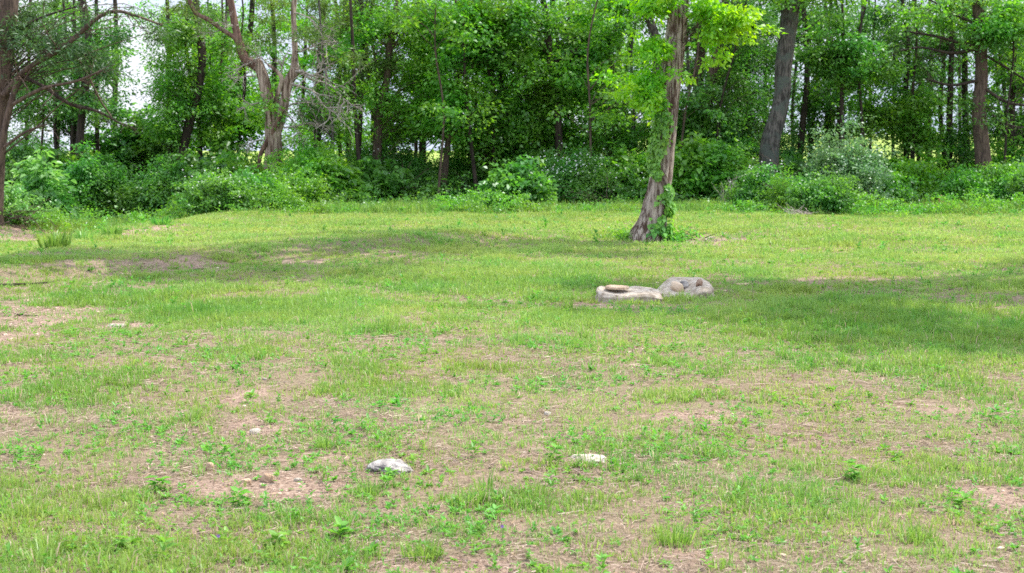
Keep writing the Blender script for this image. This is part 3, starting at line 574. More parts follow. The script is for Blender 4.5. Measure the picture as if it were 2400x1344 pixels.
# --- the big bent grey trunk
tree('hardwood_tree', 'big grey trunk that bends at its foot, right of the ivy covered tree', [(1853, 0, 40), (1845, 80, 39), (1836, 160, 38), (1834, 220, 38), (1820, 280, 40), (1806, 330, 44), (1800, 390, 46)], 31.2,
     [(1800, -40, 120, 40, 30), (1920, -30, 100, 40, 24)], 'broad', 'mid', 'bark_grey', 11, (3, 2.6, 3), 80, n=24, seg=60, rough=.10)
tree('hardwood_tree', 'slim dark trunk right of the big bent trunk', [(1888, 60, 12), (1892, 180, 14), (1882, 280, 15), (1872, 400, 17)], 34.5, [(1900, 70, 60, 50, 26), (1900, 240, 60, 50, 20), (1880, 340, 50, 40, 20)], 'fine', 'dark')
tree('sapling', 'slender dark stem leaning right beside the slim dark trunk', [(1922, 100, 8), (1914, 200, 10), (1904, 300, 12), (1898, 400, 13)], 36, [(1930, 220, 60, 60, 14), (1950, 300, 50, 40, 12)], 'fine', 'dark', n=6)
tree('hardwood_tree', 'tree with bright layered leaves right of the big bent trunk', [(1974, 0, 6), (1976, 80, 8), (1973, 200, 10), (1974, 330, 11), (1976, 430, 12)], 32.0, [(1950, 125, 66, 18, 34), (1990, 112, 60, 16, 26), (1950, 65, 50, 24, 12), (2030, 150, 50, 30, 14), (1970, 170, 40, 20, 8)], 'broad', 'deep', n=6, ncrown=30)
tree('sapling', 'thin stemmed tree with sparse dark leaves in the right woods', [(2122, 60, 6), (2124, 140, 7), (2118, 260, 9), (2124, 420, 10)], 35, [(2080, 60, 80, 60, 30), (2120, 180, 70, 60, 26), (2100, 270, 60, 40, 26)], 'fine', 'dark', n=6)
tree('hardwood_tree', 'sparse tree with yellowish leaves beside the silvery bush', [(2140, 200, 7), (2138, 280, 9), (2140, 420, 12)], 33, [(2150, 260, 50, 50, 34), (2170, 330, 50, 40, 24), (2060, 240, 50, 60, 20)], 'broad', 'mid', n=6, ncrown=14, top=7)
tree('hardwood_tree', 'dark trunk left of the big brown trunk on the right', [(2233, 20, 11), (2230, 140, 13), (2226, 260, 14), (2224, 390, 17)], 33.5, [(2200, 60, 60, 60, 24), (2200, 160, 60, 40, 14), (2220, 340, 50, 40, 18)], 'fine', 'dark')
tree('hardwood_tree', 'dark trunk hard against the big brown trunk on the right', [(2262, 40, 12), (2261, 160, 14), (2262, 260, 15), (2266, 380, 17)], 34.5, [(2260, 60, 60, 50, 16), (2300, 300, 50, 40, 16)], 'fine', 'dark')
t, P, r = tree('hardwood_tree', 'big brown trunk with bare horizontal limbs on the right of the woods', [(2291, 0, 26), (2298, 100, 27), (2300, 180, 29), (2293, 260, 32), (2300, 330, 34), (2306, 400, 38)], 31.4,
     [(2340, 80, 70, 60, 30), (2360, 20, 60, 40, 20), (2200, 20, 80, 40, 20)], 'broad', 'mid', 'bark_brown', 10, (3, 2.6, 3), 70, n=20, seg=60, rough=.12)
for pts in ([(2290, 110, 9), (2240, 98, 8), (2190, 85, 6), (2130, 75, 4)], [(2290, 115, 9), (2230, 125, 7), (2160, 112, 5), (2110, 120, 3)], [(2290, 190, 8), (2230, 200, 6), (2170, 185, 4)], [(2305, 105, 8), (2350, 80, 7), (2400, 85, 6), (2460, 60, 4)],
            [(2310, 210, 8), (2360, 240, 7), (2420, 250, 5)], [(2310, 130, 7), (2360, 160, 6), (2420, 200, 4)], [(2290, 60, 7), (2230, 30, 6), (2180, 0, 4)], [(2312, 255, 6), (2350, 290, 5), (2400, 300, 3)]):
    limb(t, pts, 34.5, 'bark_dark', 6, kids=9, kl=.7)
tree('hardwood_tree', 'leafy tree at the right edge of the woods', [(2385, 0, 10), (2378, 120, 12), (2372, 260, 14), (2368, 400, 16)], 33, [(2380, 60, 70, 50, 40), (2380, 180, 60, 60, 26), (2390, 310, 60, 40, 26)], 'broad', 'mid')
tree('hardwood_tree', 'tree with dark fine leaves beyond the right edge trunk', [(2450, 0, 14), (2448, 200, 16), (2446, 400, 18)], 34, [(2440, 100, 70, 90, 50), (2440, 300, 70, 60, 50)], 'fine', 'dark')
# --- slender trees deeper in the wood, indistinguishable
DEEP = 'slender background trees deep in the woods'
MARK = [(0, 'long limbed cedar at the left edge'), (190, 'straight kinked dark trunk on the left'), (318, 'bright sky gap'), (440, 'vine wrapped leaning trunk'), (535, 'slim forked dark trunk'), (645, 'weathered forking cedar'), (745, 'vine hung dark trunk'), (845, 'feathery olive cedar'),
        (905, 'pale brown leaning trunk'), (1060, 'slender straight trunk left of centre'), (1152, 'wiry dark sapling'), (1195, 'crooked wiry sapling'), (1290, 'bending dark trunk in the centre'), (1432, 'crooked brown limbed tree'), (1545, 'ivy covered lawn tree'), (1660, 'leaning reddish brown trunk'),
        (1748, 'dense dark cedar'), (1825, 'big bent grey trunk'), (1885, 'slim dark trunk right of the bent one'), (1974, 'layered bright leaved tree'), (2120, 'sparse thin stemmed tree'), (2228, 'dark trunk by the big brown one'), (2298, 'big brown trunk on the right'), (2372, 'right edge leafy tree')]
_used = {}
def where(head, px, alts):
    order = sorted(MARK, key=lambda q: abs(q[0] - px))
    for mpx, ph in order[:3]:
        side = 'left' if px < mpx else 'right'
        for a in alts:
            lb = f'{a} {head}, {"just " if abs(px - mpx) < 45 else ""}{side} of the {ph}'
            if lb not in _used and len(lb.split()) <= 16: _used[lb] = 1; return lb
    return lb if len(lb.split()) <= 16 else lb.replace('just ', '')
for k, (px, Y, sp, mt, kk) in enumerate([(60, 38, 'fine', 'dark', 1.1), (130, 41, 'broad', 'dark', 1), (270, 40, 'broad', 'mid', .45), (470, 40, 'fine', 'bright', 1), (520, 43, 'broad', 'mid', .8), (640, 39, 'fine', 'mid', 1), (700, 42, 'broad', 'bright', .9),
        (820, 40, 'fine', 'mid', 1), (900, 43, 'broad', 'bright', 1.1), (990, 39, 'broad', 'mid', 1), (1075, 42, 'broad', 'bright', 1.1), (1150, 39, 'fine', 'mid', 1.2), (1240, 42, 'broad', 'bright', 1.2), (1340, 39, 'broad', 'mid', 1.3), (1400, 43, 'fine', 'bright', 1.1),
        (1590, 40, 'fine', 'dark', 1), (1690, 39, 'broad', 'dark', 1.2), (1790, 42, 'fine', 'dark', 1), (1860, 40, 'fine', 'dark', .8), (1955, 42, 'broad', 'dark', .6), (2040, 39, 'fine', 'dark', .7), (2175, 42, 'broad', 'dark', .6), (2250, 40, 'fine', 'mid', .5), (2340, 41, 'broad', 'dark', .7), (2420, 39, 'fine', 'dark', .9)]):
    ln = rng.normal(0, 14); w = 8 + 8 * rng.random()
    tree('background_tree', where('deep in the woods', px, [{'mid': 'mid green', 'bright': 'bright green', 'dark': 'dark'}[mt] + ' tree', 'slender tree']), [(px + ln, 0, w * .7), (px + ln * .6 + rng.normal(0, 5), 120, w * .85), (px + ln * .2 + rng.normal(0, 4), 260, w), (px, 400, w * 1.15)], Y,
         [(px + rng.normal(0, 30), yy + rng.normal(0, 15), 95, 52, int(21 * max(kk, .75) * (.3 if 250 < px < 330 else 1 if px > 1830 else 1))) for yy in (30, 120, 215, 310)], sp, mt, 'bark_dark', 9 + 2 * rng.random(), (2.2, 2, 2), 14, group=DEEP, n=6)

for k, px in enumerate(np.concatenate([rng.uniform(60, 250, 4), rng.uniform(390, 520, 4), rng.uniform(740, 1480, 22), rng.uniform(1590, 1760, 6), rng.uniform(1890, 2250, 13), rng.uniform(2330, 2400, 3)])):
    ln = rng.normal(0, 22); w = 5 + 6 * rng.random(); mt = ['mid', 'bright', 'dark'][k % 3] if px < 1500 else ['dark', 'mid', 'dark'][k % 3]
    tree('thin_sapling', where('in the woods', px, ['thin bare stemmed sapling', {'mid': 'mid green', 'bright': 'bright green', 'dark': 'dark leaved'}[mt] + ' wispy sapling', 'thin leaning sapling' if abs(ln) > 12 else 'thin upright sapling']), [(px + ln, 0, w * .7), (px + ln * .7 + rng.normal(0, 8), 120, w * .85), (px + ln * .25 + rng.normal(0, 7), 260, w), (px, 420, w * 1.2)], rng.uniform(31, 37.5),
         [(px + ln + rng.normal(0, 40), rng.uniform(20, 300), 60, 34, 5) for _ in range(3)], ['fine', 'broad'][k % 2], mt, ['bark_dark', 'bark_brown', 'bark_dark', 'bark_grey'][k % 4], 7.5, (1.4, 1.4, 1.4), 12, group='thin saplings in the woods', n=5)

# ------------------------------------------------------------------ shrubs
def shrub(name, label, px, top, base, hw, sp='broad', mat='mid', k=60, Y=None, size=.75, flowers=0, group='bushes along the wood edge', stems=12, cat='shrub', lift=.0, stemmat='bark_dark'):
    b = gnd(px, base) if Y is None else at(px, base, Y); b[2] = float(height(b[0], b[1])); Y = b[1]
    topz = at(px, top, Y)[2]; H = topz - b[2]; w = hw * ppm(Y); k = int(k * 3.0); root = thing(name, label, cat, b, group)
    nc = max(8, k // 5); th = rng.random(nc) * 6.28; rr = rng.random(nc) ** .6; dp = min(w, 1.3); hh = H * np.clip(rng.normal(.72, .2, nc), .2, 1.12) * (1 - .45 * rr ** 2)
    T = np.stack([b[0] + np.cos(th) * rr * w * 1.15, b[1] + np.sin(th) * rr * dp, b[2] + hh], 1); sm_ = MB(); Cs = []
    A = b + np.stack([(T[:, 0] - b[0]) * .55 + rng.normal(0, .08, nc), (T[:, 1] - b[1]) * .6, np.full(nc, -.03)], 1)
    for a0, t0 in zip(A, T):
        u = np.linspace(0, 1, 8)[:, None]; P_ = a0 + (t0 - a0) * u + np.array([rng.normal(0, .1), rng.normal(0, .1), .22 * H]) * (4 * u * (1 - u)) * .5
        sm_.add(*tube(P_, np.linspace(.006 + .003 * H, .002, 8), 4, cap=False)); m = max(2, int(k / nc * (.6 + .8 * rng.random()))); v = np.sqrt(rng.random(m)) * .95 + .08
        Q = np.stack([np.interp(v, u[:, 0], P_[:, j]) for j in range(3)], 1) + rng.normal(0, 1, (m, 3)) * [.13, .13, .07]; Cs.append(Q)
    C = np.concatenate(Cs); m = k // 4                                   # a ragged skirt that runs into its neighbours
    C = np.vstack([C, np.stack([b[0] + rng.normal(0, w * .75, m), b[1] + rng.normal(0, dp * .45, m), b[2] + H * .38 * rng.random(m) ** 1.2], 1)])
    C[:, 2] = np.maximum(C[:, 2], b[2] + .06 + lift); sm_.build('stems', M[stemmat], root)
    sc = np.clip(H / 1.8, .5, .85)
    lm = MB(); lm.add(*sprays_to_leaves(C, sp, sc, size=size)); lm.build('foliage', M[mat], root, smooth=False)
    if flowers:
        t_c = C[np.argsort(-(C[:, 2] - .3 * C[:, 1]))][:max(4, k // 4)]; i = rng.integers(0, len(t_c), flowers); n = flowers * 5
        c = t_c[i] + rng.normal(0, 1, (flowers, 3)) * [.16, .14, .07] + [0, -.12, .10]; c = np.repeat(c, 5, 0); a = np.tile(np.arange(5) * 1.2566, flowers)
        D = np.stack([np.cos(a), np.sin(a) * .6 - .3, np.sin(a) * .8 + .1], 1) + rng.normal(0, .1, (n, 3)); V, F = leaves(c, D, np.tile([0, -.7, .7], (n, 1)) + rng.normal(0, .2, (n, 3)), np.full(n, .019), np.full(n, .019))
        mesh('blossoms', V, F, M['blossom'], root, rng.random(n))
    return root
shrub('shrub', 'pale green young sapling bush catching the sun at the left edge', 95, 345, 512, 44, 'big', 'lit', 26, size=.8, stems=10)
shrub('shrub', 'low pale bush at the foot of the left edge trunk', 30, 430, 522, 50, 'broad', 'lit', 22, size=.7)
shrub('shrub', 'mid green bush behind the sunlit pale sapling on the left', 130, 400, 500, 66, 'broad', 'mid', 60, size=.8)
shrub('shrub', 'dark bush under the cedar limbs on the left', 60, 300, 478, 90, 'big', 'deep', 70, size=.7)
shrub('shrub', 'low dark green bush left of the big leafy mound', 225, 395, 478, 70, 'broad', 'deep', 70)
shrub('shrub', 'tall rounded mound of deep green leaves below the bright sky gap', 345, 250, 474, 92, 'big', 'deep', 230, size=.85)
shrub('shrub', 'broad leaved bush in front of the right side of the leafy mound', 420, 330, 482, 60, 'big', 'deep', 90, size=.8)
shrub('shrub', 'rose bush with a few white blossoms left of the weathered cedar', 520, 392, 496, 78, 'broad', 'deep', 110, size=.6, flowers=40)
shrub('shrub', 'low green bush around the foot of the weathered cedar', 612, 410, 492, 52, 'broad', 'mid', 70, size=.6)
shrub('shrub', 'loose bush with a dead stick right of the weathered cedar', 695, 392, 490, 52, 'fine', 'mid', 64, size=.8)
shrub('shrub', 'bright broad leaved bush in the middle distance left of centre', 768, 366, 484, 50, 'big', 'mid', 90, size=.75)
shrub('shrub', 'yellow green bush above the bright broad leaved bush', 730, 310, 470, 70, 'broad', 'bright', 80, Y=34)
shrub('shrub', 'wide dusky bush dotted with white blossoms left of centre', 880, 335, 474, 84, 'fine', 'deep', 150, size=.8, flowers=70)
shrub('shrub', 'low brambles in front of the dusky blossoming bush', 850, 425, 480, 70, 'fine', 'mid', 50, size=.7)
shrub('shrub', 'feathery olive green bush with upright wands', 985, 362, 474, 72, 'feather', 'deep', 150)
shrub('shrub', 'second feathery bush, darker, just left of the centre', 1095, 355, 472, 72, 'feather', 'deep', 150)
shrub('shrub', 'dense broad leaved bush spilling onto the lawn at the centre', 1225, 375, 494, 56, 'big', 'deep', 150, size=.6)
shrub('shrub', 'rose bush covered in white blossoms right of centre', 1345, 355, 484, 72, 'broad', 'deep', 190, size=.62, flowers=190)
shrub('shrub', 'dim bush right of the white blossomed rose', 1440, 385, 484, 60, 'broad', 'deep', 90, size=.6, flowers=24)
shrub('shrub', 'yellow green bush against the left side of the ivy covered tree', 1495, 360, 484, 36, 'broad', 'bright', 60, size=.7)
shrub('shrub', 'tall light green bush right behind the ivy covered tree', 1635, 315, 488, 70, 'big', 'mid', 120, size=.75)
shrub('shrub', 'bluish green bush high behind the ivy covered tree', 1665, 185, 470, 100, 'broad', 'deep', 90, Y=36, size=.9)
shrub('shrub', 'green bush left of the big bent trunk', 1705, 335, 488, 50, 'broad', 'mid', 90, size=.8)
shrub('shrub', 'dusky bush with scattered white flowers in front of the big bent trunk', 1780, 395, 494, 66, 'fine', 'deep', 90, size=.8, flowers=40)
shrub('shrub', 'low bush of thin pale stems right of the big bent trunk', 1850, 405, 498, 44, 'feather', 'mid', 44, stemmat='straw', stems=40)
shrub('shrub', 'silvery green bush with pale tips in the right woods', 1985, 300, 494, 80, 'broad', 'silver', 120, size=.62, flowers=10)
shrub('shrub', 'dense green bush in front of the silvery one', 1925, 405, 502, 62, 'broad', 'deep', 110, size=.6)
shrub('shrub', 'green bush right of the silvery bush', 2070, 400, 490, 52, 'broad', 'mid', 80, size=.65)
shrub('shrub', 'sparse yellow green bush lit from behind in the right woods', 2150, 370, 478, 62, 'broad', 'bright', 50, Y=34)
shrub('shrub', 'small leafy bush beside the orange brown stump', 2165, 445, 486, 20, 'broad', 'mid', 24, size=.6)
shrub('shrub', 'green bush at the foot of the big brown trunk', 2265, 395, 486, 56, 'broad', 'mid', 90, size=.65)
shrub('shrub', 'green bush right of the big brown trunk', 2345, 375, 486, 50, 'broad', 'mid', 90, size=.7)
shrub('shrub', 'last green bush at the right edge of the lawn', 2420, 390, 490, 52, 'broad', 'deep', 70, size=.7)
for k, px in enumerate(np.linspace(-60, 2460, 24)):
    if 230 < px < 300 and 0: continue
    mt = ['deep', 'dark', 'mid', 'deep'][k % 4]; shrub('background_bush', where('behind the edge bushes', px, [['deep green', 'dark green', 'mid green', 'deep green'][k % 4] + ' bush' if px < 2000 or k % 2 else 'yellow green bush', 'half hidden bush']), px + rng.normal(0, 22), rng.uniform(322, 372), 470, rng.uniform(70, 95), ['broad', 'fine', 'big'][k % 3], ['deep', 'dark', 'mid', 'deep'][k % 4] if px < 2000 or k % 2 else 'bright', 80, Y=rng.uniform(34.5, 38), group='second row of bushes in the woods', size=.85)
# undergrowth mass
um = MB(); n = 1900
x = rng.uniform(-16, 16, n); y = 31 + 13 * rng.random(n) ** 1.3 + .9 * (fbm(x * .6, x * 0, 31, 2) - .5) * 2; z = height(x, y) + .06 + .55 * rng.random(n) ** 1.6 * ss(30.5, 34, y)
keep = ~((x > 8.2) & (x < 9.3) & (y < 34)); C = np.stack([x, y, z], 1)[keep]
um.add(*sprays_to_leaves(C, 'broad', .8, size=.7)); g = um.build('undergrowth', M['deep'], smooth=False); g['kind'] = 'stuff'; g['label'] = 'low leafy undergrowth covering the woodland floor'; g['category'] = 'undergrowth'
um = MB(); n = 1100                                            # herbs creeping out onto the lawn edge
x = rng.uniform(-12.5, 13, n); wv = fbm(x * .8, x * 0 + 3, 33, 3); y = 31.2 + rng.normal(0, .5, n) - 1.1 * ss(.45, .75, wv) + 1.2 * (fbm(x * .3, x * 0, 35, 2) - .5)
kp = rng.random(n) < .25 + .9 * ss(.35, .6, fbm(x * 1.7, y * 1.7, 37, 2)); x, y, wv = x[kp], y[kp], wv[kp]; n = len(x)
C = np.stack([x, y, height(x, y) + .03 + (.10 + .35 * ss(.45, .7, wv)) * rng.random(n)], 1); um.add(*sprays_to_leaves(C, 'broad', .4, size=.45)); g = um.build('edge_herbs', M['mid'], smooth=False); g['kind'] = 'stuff'; g['label'] = 'short leafy herbs along the edge of the lawn'; g['category'] = 'undergrowth'

# ------------------------------------------------------------------ the ivy covered tree on the lawn
pts = [(1592, 0, 42), (1587, 60, 44), (1577, 150, 46), (1566, 240, 46), (1558, 330, 46), (1549, 420, 50), (1537, 490, 58), (1528, 530, 68), (1521, 556, 82), (1519, 572, 98)]
YY = gnd(1519, 566)[1]
P, r = trunk_line(pts, YY, 11); P = resample(P, 150); r = np.interp(np.linspace(0, 1, 150), np.linspace(0, 1, len(r)), r)
yt = thing('ivy_covered_tree', 'leaning rough barked tree with yellow green leaves standing alone on the lawn', 'tree', (P[0][0], P[0][1], float(height(P[0][0], P[0][1]))))
mb = MB(); mb.add(*tube(P, r, 64, .16, 2, flute=.03, nf=5, twist=.4)); mb.build('trunk', M['bark_yard'], yt)
def ylimb(pts, mat='bark_grey'): return limb(yt, pts, YY, mat, 10, kids=2, kl=.5)
ylimb([(1590, 20, 24), (1556, -40, 18), (1480, -90, 14), (1380, -150, 9)], 'bark_yard'); ylimb([(1592, 0, 24), (1640, -60, 18), (1720, -110, 14), (1820, -150, 9)], 'bark_yard')
ylimb([(1578, 130, 7), (1552, 100, 6), (1520, 96, 4)], 'bark_brown'); ylimb([(1586, 60, 8), (1640, 24, 6), (1700, 30, 4), (1760, 50, 3)], 'bark_brown'); ylimb([(1570, 200, 6), (1540, 190, 5), (1505, 205, 3)], 'bark_brown')
C = np.concatenate([lump(at(px, py, YY + dd), (rx * ppm(YY), .5, ry * ppm(YY)), k, .6) for px, py, rx, ry, k, dd in
    [(1535, 120, 30, 26, 16, -.3), (1520, 175, 32, 30, 18, -.2), (1503, 225, 30, 30, 16, -.1), (1588, 175, 14, 24, 5, -.45), (1690, 35, 62, 30, 34, -.2), (1735, 70, 46, 26, 16, 0), (1650, 78, 36, 22, 12, -.3), (1570, 2, 50, 22, 16, -.3), (1505, 15, 55, 24, 16, 0), (1600, 205, 12, 12, 2, -.4), (1672, 130, 10, 30, 3, .1)]])
C = np.concatenate([C, C[rng.integers(0, len(C), 60)] + rng.normal(0, 1, (60, 3)) * [.24, .2, .17]])
tx = np.interp(C[:, 2], P[:, 2], P[:, 0]); ty = np.interp(C[:, 2], P[:, 2], P[:, 1])
C = C[~((C[:, 0] > tx - .16) & (C[:, 0] < tx + .2) & (C[:, 1] < ty + .1) & (rng.random(len(C)) < .8))]
up = []
for c, rad, k in [((.2, YY - 3.6, 7.6), (2.4, 1.2, 1.0), 64), ((3.6, YY - .8, 6.6), (1.6, 1.5, 1.0), 50), ((1.4, YY - 3.5, 8.8), (2.4, 1.2, 1.2), 56), ((2.4, YY + .8, 8.4), (2.2, 1.4, 1.2), 50), ((-1.4, YY - 3.4, 8.0), (1.6, 1.0, .8), 44)]:
    up.append(lump(c, rad, k, .6))
tb = MB(); boughs(tb, P, np.concatenate(up), .03, .3); tb.build('limb', M['bark_yard'], yt)
tb = MB(); boughs(tb, P, C, .006, .5); tb.build('twigs', M['bark_brown'], yt)
lm = MB(); lm.add(*sprays_to_leaves(C, 'broad', .48, size=.75)); lm.add(*sprays_to_leaves(np.concatenate(up), 'broad', 1.3, size=1.3)); lm.build('crown', M['yard'], yt, smooth=False)
# vine on it
iv = thing('ivy_vine', 'heart leaved green vine climbing the front of the lone leaning tree', 'vine', (P[2][0], P[2][1] - .3, float(height(P[2][0], P[2][1]))))
zt = P[:, 2]; vm = MB(); n = 2300; u = rng.random(n); z = .10 + 2.15 * u
ct = 1.5 * np.pi + .2 * np.sin(z * 4) + .55 - 1.35 * ss(.75, 1.25, z)
ang = ct + rng.normal(0, .42, n) * (.75 + .4 * np.sin(z * 5)); pz = np.stack([np.interp(z, zt, P[:, 0]), np.interp(z, zt, P[:, 1])], 1); rad = np.interp(z, zt, r) * 1.10 + .012 + .07 * rng.random(n) ** 2
O = np.stack([np.cos(ang), np.sin(ang), np.zeros(n)], 1); Cc = np.stack([pz[:, 0], pz[:, 1], z], 1) + O * rad[:, None]
D = unit(np.stack([rng.normal(0, .45, n), rng.normal(0, .3, n), -np.ones(n)], 1) + O * .35); V, F = leaves6(Cc, D, unit(O + rng.normal(0, .3, (n, 3)) + [0, 0, .5]), .04 + .05 * rng.random(n), .04 + .045 * rng.random(n))
kp = vn(z * 6, ang * 2.6, 7) > .33; kp6 = np.repeat(kp, 6); V = V[kp6]; n = int(kp.sum()); b6 = np.arange(n)[:, None] * 6; F = np.concatenate([b6 + [0, 1, 2, 3], b6 + [0, 3, 4, 5]], 1).reshape(-1, 4)
tt = np.clip(rng.normal(.55, .25, n), 0, 1); vm.add(V, F, np.repeat(tt, 2)); vm.build('vine_leaves', M['ivy'], iv, smooth=False)
vs = MB()
for q in range(4):
    z = np.linspace(-.02, 2.0 + .1 * q, 50); a = 1.5 * np.pi + .55 - 1.35 * ss(.75, 1.25, z) + .12 * np.sin(z * 4 + q) + .2 * (q - 1.5); rr = np.interp(z, zt, r) * 1.12 + .01
    vs.add(*tube(np.stack([np.interp(z, zt, P[:, 0]) + np.cos(a) * rr, np.interp(z, zt, P[:, 1]) + np.sin(a) * rr, z], 1), .007, 5))
vs.build('vine_stem', M['bark_brown'], iv)
shrub('leafy_weed', 'low leafy sprouts on the left of the lone tree foot', 1462, 538, 562, 26, 'broad', 'mid', 12, size=.4, group='plants at the lone tree', cat='plant', stems=5)
shrub('leafy_weed', 'green sprouts on the right of the lone tree foot', 1574, 542, 566, 12, 'broad', 'ivy', 6, size=.5, group='plants at the lone tree', cat='plant', stems=5)
# brush at its foot
def sticks(name, label, cat, px, py, w, n, hz, mat='bark_brown', l=.5, r=.007, group=None):
    b = gnd(px, py); mb = MB()
    for _ in range(n):
        x = b[0] + rng.normal(0, w * .4); y = b[1] + rng.normal(0, w * .3); a = rng.normal(0, .7) + (3.14 if rng.random() < .5 else 0); ll = l * (.4 + rng.random())
        z0 = height(x, y) + .01 + hz * rng.random(); P_ = [np.array([x, y, float(z0)])]; d = np.array([math.cos(a), math.sin(a), rng.normal(0, .2)])
        for _ in range(5):
            d = unit(d + rng.normal(0, .2, 3)); q = P_[-1] + d * ll / 5; q[2] = max(q[2], float(height(q[0], q[1])) + .006); P_.append(q)
        mb.add(*tube(np.array(P_), np.linspace(r, r * .4, 6) * (.6 + .8 * rng.random()), 5))
    o = mb.build(name, M[mat]); return tag(o, label, cat, group)
sticks('brush_pile', 'tangle of dark twigs on the right of the lone tree foot', 'brush', 1598, 562, .4, 40, .10, 'bark_dark', .28)
sticks('brush_pile', 'few dark twigs left of the lone tree foot', 'brush', 1440, 556, .4, 8, .03, 'bark_dark', .25)
sticks('brush_pile', 'thin scatter of pale twigs right of the lone tree', 'brush', 1685, 566, .8, 22, .02, 'twig', .28, .005)
sticks('brush_pile', 'small heap of dry brush on the lawn edge below the big bent trunk', 'brush', 1874, 508, .35, 50, .12, 'twig', .26, .005)
sticks('brush_pile', 'dead brush heap at the left edge under the pale bush', 'brush', 12, 527, .8, 50, .3, 'bark_brown', .8, .012)
def stick(label, pts, r, mat, name='fallen_stick', kids=0, lift=.0):
    Q = np.array([gnd(px, py) for px, py in pts]); Q[:, 2] += r * .9 + lift * np.sin(np.linspace(0, np.pi, len(pts))); mb = MB(); Pp = resample(Q, 24); mb.add(*tube(Pp, np.linspace(r, r * .45, 24), 7, .2))
    for _ in range(kids): i = rng.integers(4, 20); dead(mb, Pp[i], (rng.normal(), rng.normal(), .15), .25, r * .5, 0, 4, 0)
    return tag(mb.build(name, M[mat]), label, 'stick', 'fallen sticks on the lawn')
stick('long dark stick lying at the left edge beyond the bare soil', [(-20, 672), (40, 671), (90, 668), (128, 664)], .016, 'bark_dark', kids=2)
stick('short pale stick lying on the lawn before the centre bushes', [(1358, 495), (1372, 498), (1388, 500)], .022, 'twig')
stick('straight pale stick on the lawn edge left of the lone tree', [(1436, 491), (1455, 492), (1472, 490)], .022, 'twig')
stick('crooked pale stick on the lawn right of the lone tree', [(1652, 566), (1662, 560), (1676, 558)], .016, 'twig')
stick('long thin curved stalk lying in the nearest grass', [(845, 1340), (900, 1327), (970, 1318), (1040, 1318), (1120, 1323)], .0035, 'straw', 'dry_stalk', lift=.012)
stick('thin dry stalk lying at the lower right', [(1830, 1224), (1900, 1220), (1990, 1222)], .0025, 'straw', 'dry_stalk', lift=.01)
stick('dark twig on the pale bare soil at the left', [(35, 740), (60, 742), (88, 742)], .009, 'bark_dark')
stick('dark clod of roots on the worn bank', [(448, 636), (464, 634), (482, 633)], .014, 'bark_brown', 'root_clod')
for k, (px, py, l_) in enumerate([(300, 470, 1.0), (455, 485, .9), (700, 470, 1.1), (930, 470, 1.2), (1010, 455, .9), (1130, 470, .8), (1290, 470, .9), (1420, 480, 1.0), (1700, 485, .9), (1840, 488, 1.1), (2100, 478, 1.3), (2190, 470, 1.0), (2330, 470, 1.1)]):
    b = gnd(px, py + 10); mb = MB()
    for _ in range(3): dead(mb, b + [rng.normal(0, .15), 0, -.02], (rng.normal(0, .5), -.1, 1), l_ * (.7 + .5 * rng.random()), .010, 1, 5, 5, .16, -.04)
    w_ = thing('dead_shrub', where('on the wood edge', px, ['dead shrub', 'leafless shrub']), 'shrub', b, 'dead shrubs on the wood edge'); mb.build('stems', M[['twig', 'bark_brown'][k % 2]], w_)
# stump
b = gnd(2203, 490); sp_ = thing('tree_stump', 'small splintered orange brown stump at the right wood edge', 'stump', b)
mb = MB(); P_ = np.array([b + [0, 0, -.05], b + [.01, 0, .08], b + [-.02, 0, .2], b + [.02, 0, .30]]); mb.add(*tube(resample(P_, 14), np.linspace(.06, .03, 14), 12, .4, 3, .2)); M['orange'] = bark_mat('orange_rotten_wood', (.20, .09, .04), (.46, .26, .13), scale=10)
mb.build('wood', M['orange'], sp_); mb = MB(); mb.add(*tube(np.array([b + [.05, -.02, .02], b + [.06, -.02, .16], b + [.045, -.02, .24]]), [.025, .02, .006], 7, .3)); mb.build('splinter', M['orange'], sp_)

